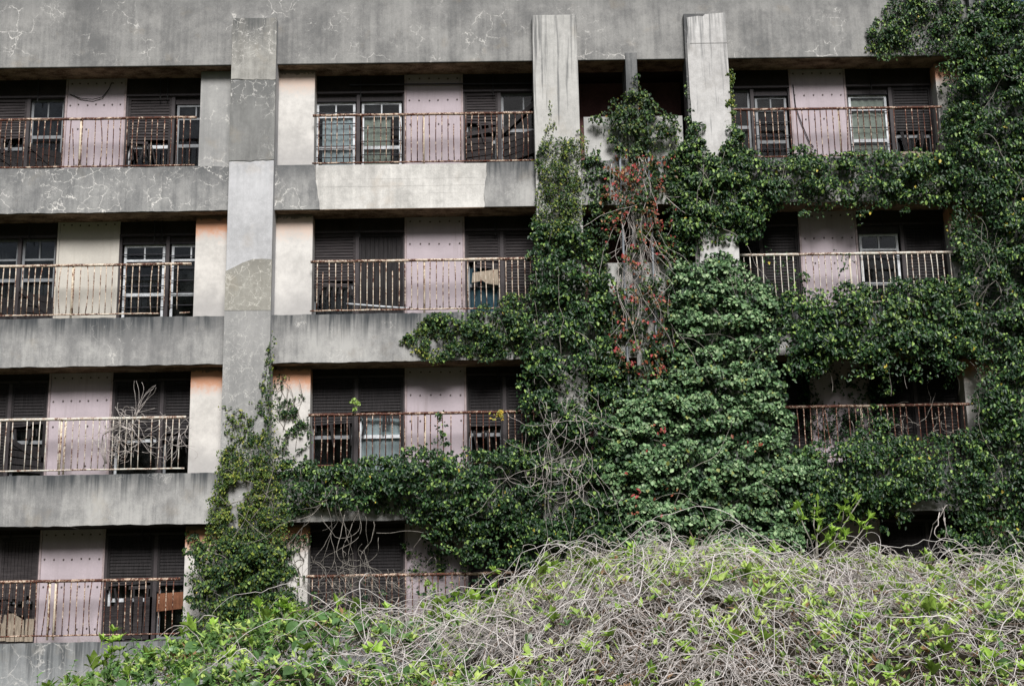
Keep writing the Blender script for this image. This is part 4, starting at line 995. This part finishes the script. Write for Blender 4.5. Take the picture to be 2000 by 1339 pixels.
def leaf_blade(m, base, d, n, L, w, fold=.25, curl=.2, segs=4):
    """one pointed leaf as a folded strip along its midrib"""
    base = Vector(base); d = Vector(d).normalized(); n = Vector(n); n = (n-d*n.dot(d)).normalized(); b = d.cross(n)
    k = len(m.v)
    for i in range(segs+1):
        t = i/segs; ww = w*math.sin(math.pi*min(1, t*.93+.05))**.8; c = base+d*(L*t)-n*(curl*L*t*t)
        m.v += [tuple(c+b*ww*.5+n*ww*fold), tuple(c), tuple(c-b*ww*.5+n*ww*fold)]
    for i in range(segs):
        q = k+i*3; m.f += [[q, q+1, q+4, q+3], [q+1, q+2, q+5, q+4]]
def rosette(mat, n, L, upr):
    m = MB()
    m.tube([(0, 0, -.10), (0.004, 0, 0), (0, 0, .02)], .006, .004, 4)
    for i in range(n):
        a = i*2.399+random.uniform(-.3, .3); e = random.uniform(upr-.35, upr+.35)
        d = (math.cos(a)*math.cos(e), math.sin(a)*math.cos(e), math.sin(e)); l = L*random.uniform(.65, 1.15)
        leaf_blade(m, (0, 0, .005*i/n), d, (-math.cos(a)*.6, -math.sin(a)*.6, 1), l, l*random.uniform(.34, .48), .2, random.uniform(.0, .3))
    return m.mesh('leaf_cluster', mat)
RS = [rosette(MT['shoot'], n, L, u) for n, L, u in ((9, .12, .85), (10, .10, .7), (8, .13, 1.0), (11, .11, .6), (6, .09, 1.1), (10, .12, .9))]
def small_leaves(parent, n, gen, mats, s0, s1_):
    m = MB()
    for i in range(n):
        x, y = gen(); z = s1(x, y)+random.uniform(-.02, .14)
        for k in range(random.randint(2, 5)):
            a = random.random()*6.28; e = random.uniform(.2, 1.3); l = random.uniform(s0, s1_)
            leaf_blade(m, (x+random.gauss(0, .012), y, z), (math.cos(a)*math.cos(e), math.sin(a)*math.cos(e), math.sin(e)), (random.gauss(0, .3), -.4, 1), l, l*random.uniform(.35, .6), .18, random.uniform(0, .4), 2)
    o = m.build('small_leaves', mats, parent); o['kind'] = 'stuff'
def patchy():
    while True:
        x, y = random.uniform(-3.4, 6.2), random.uniform(-15.9, -12.1)
        if random.random() < (.12+1.1*max(0, float(fbm(x, y*1.3, 1.15))-.42)*4)*(1.6 if y > -13.0 or x > 3.4 else .8): return x, y
small_leaves(th, 2700, patchy, MT['shoot_var'], .035, .085)
small_leaves(th, 350, patchy, MT['litter'], .04, .09)
small_leaves(th, 420, lambda: (random.uniform(-1.2, 6.2), random.uniform(-14.6, -12.2)), MT['shoot_var'], .07, .12)
small_leaves(th, 700, lambda: (random.uniform(-4.2, 0), random.uniform(-15.8, -12.2)), MT['weed_var'], .05, .11)
small_leaves(th, 900, patchy, MT['weed_var'], .04, .09)
cnt = 0
while cnt < 290:
    crest = cnt < 95
    x = random.uniform(-4.6, 6.0); y = random.uniform(-12.95, -12.3) if crest else random.uniform(-15.9, -12.1)
    if random.random() > min(1, .45+(x+4)/10): continue
    s = random.uniform(.5, 1.35)*(1.0 if x < 4 else 1.2)
    o = link_mesh('leaf_cluster', random.choice(RS), th, (x, y, s1(x, y)+(random.uniform(.06, .26) if crest else random.uniform(.02, .14))), (random.gauss(0, .35), random.gauss(0, .35), random.random()*6.28)); o.scale = (s, s, s); cnt += 1

# broad-leaved creeper along the lower middle and the right edge
def broad(L, w):
    m = MB(); leaf_blade(m, (0, 0, 0), (0, -1, 0), (0, 0, 1), L, w, .14, .25, 6); return m.mesh('leaf', MT['broad'])
BR = [broad(.16, .12), broad(.13, .11), broad(.18, .13), broad(.11, .085)]
def creeper(label, n, gen, smin, smax):
    t = tag(empty('broadleaf_creeper', (0, 0, 0)), label, 'creeper')
    ls = []
    for i in range(n):
        x, y = gen(); s = random.uniform(smin, smax)
        o = link_mesh('leaf', random.choice(BR), t, (x, y, s1(x, y)+random.uniform(.0, .16)), (random.uniform(.1, 1.15), random.gauss(0, .45), random.gauss(0, 1.1))); o.scale = (s, s, s)
        if i % 4 == 0: ls.append(twig(x, y, .03, 7, .07, .2))
    stems('stem', MT['dry_dark'], t, ls, (.005, .003))
    return t
def genL():
    while True:
        x = random.gauss(-1.9, 1.1); y = random.uniform(-15.7, -12.4)
        if -4.4 < x < .4: return x, y
creeper('creeper with broad dark rounded leaves, lower middle of the foreground bank', 280, genL, .6, 1.15)
def genR():
    while True:
        x = random.gauss(5.1, .75); y = random.uniform(-15.2, -12.3)
        if 3.3 < x < 6.6 and random.random() < .9: return x, y
creeper('creeper with large dark leaves at the right edge of the foreground bank', 70, genR, .8, 1.5)

# weeds at lower left
def weed_mesh(n, H):
    m = MB(); pts = [(0, 0, 0)]; p = Vector((0, 0, 0)); d = Vector((random.gauss(0, .15), random.gauss(0, .15), 1))
    for i in range(n):
        d = (d+Vector((random.gauss(0, .12), random.gauss(0, .12), 0))).normalized(); p = p+d*H/n; pts.append(tuple(p))
        for s in (0, 1):
            a = i*1.9+s*math.pi+random.uniform(-.4, .4); l = random.uniform(.07, .13)*(1-.4*i/n)
            leaf_blade(m, p, (math.cos(a), math.sin(a), random.uniform(.1, .7)), (0, 0, 1), l, l*random.uniform(.4, .55), .15, .3, 3)
    m.tube(pts, .006, .003, 4); return m
WD = [weed_mesh(random.randint(5, 9), random.uniform(.28, .5)) for i in range(7)]
WDm = [w.mesh('weed', MT['weed']) for w in WD]
wt = tag(empty('weed_bed', (0, 0, 0)), 'bed of leafy green weeds on the lower left of the bank', 'weeds')
for i in range(230):
    x = random.gauss(-3.2, 1.15); y = random.uniform(-15.6, -12.2)
    if not -5.6 < x < -.6: continue
    s = random.uniform(.45, 1.0)
    o = link_mesh('leafy_sprig', random.choice(WDm), wt, (x, y, s1(x, y)-.10), (random.gauss(0, .3), random.gauss(0, .3), random.random()*6.28)); o.scale = (s, s, s)

# sapling with bright leaf tufts
def sapling(name, label, cat, px, py, Y, branches, scale=1.0, tufts=None):
    b = at(px, py, Y); t = tag(empty(name, (b.x, Y, s1(b.x, Y)-.05)), label, cat); o0 = Vector(t.location)
    m = MB(); tips = []
    for (tx, ty) in branches:
        e = at(tx, ty, Y+random.uniform(-.15, .15)); mid_ = (o0+e)/2+Vector((random.gauss(0, .05), 0, random.gauss(0, .04)))
        q = [o0, (o0*2+mid_)/3+Vector((random.gauss(0, .02), 0, 0)), mid_, (mid_+e)/2+Vector((random.gauss(0, .03), 0, random.gauss(0, .02))), e]
        m.tube([tuple(a-o0) for a in q], .011, .005, 5); tips.append((e, (e-mid_).normalized()))
        tips.append(((mid_+e*2)/3, Vector((random.gauss(0, .6), -.2, .7)).normalized()))
    m.build('branch', MT['stem'], t, True)
    for e, d in tips[::1]:
        for k in range(2 if tufts is None else tufts):
            s = random.uniform(.7, 1.25)*scale; o = link_mesh('leaf_cluster', random.choice(RS), t, e-o0+Vector((random.gauss(0, .04), random.gauss(0, .04), random.gauss(0, .03))), Vector((0, 0, 1)).rotation_difference(d).to_euler()); o.scale = (s, s, s)
    return t
sapling('sapling', 'young sapling with lime-green leaf tufts rising from the thicket', 'sapling', 1600, 1140, -12.7, [(1555, 990), (1592, 985), (1600, 1025), (1648, 990), (1682, 972), (1702, 1010), (1622, 1045), (1640, 1040)], .72, 2)
sapling('shrub_sprig', 'bright green leafy sprig beside the ivy at the foot of the leftmost column', 'shrub', 560, 1260, -12.8, [(545, 1185), (570, 1190), (580, 1205), (640, 1215)], .7)
sapling('shrub_sprig', 'upright green sprig before the plinth at lower left', 'shrub', 215, 1340, -13.0, [(215, 1240), (222, 1270), (205, 1290)], .75)
sapling('shrub_sprig', 'lime-green shoots rising before the lowest middle railing', 'shrub', 890, 1230, -12.8, [(895, 1160), (905, 1185), (850, 1185), (980, 1120), (985, 1150)], .7, 1)
print('tris', sum(len(o.data.polygons)*2 for o in bpy.data.objects if o.type == 'MESH'), 'objects', len(bpy.data.objects))
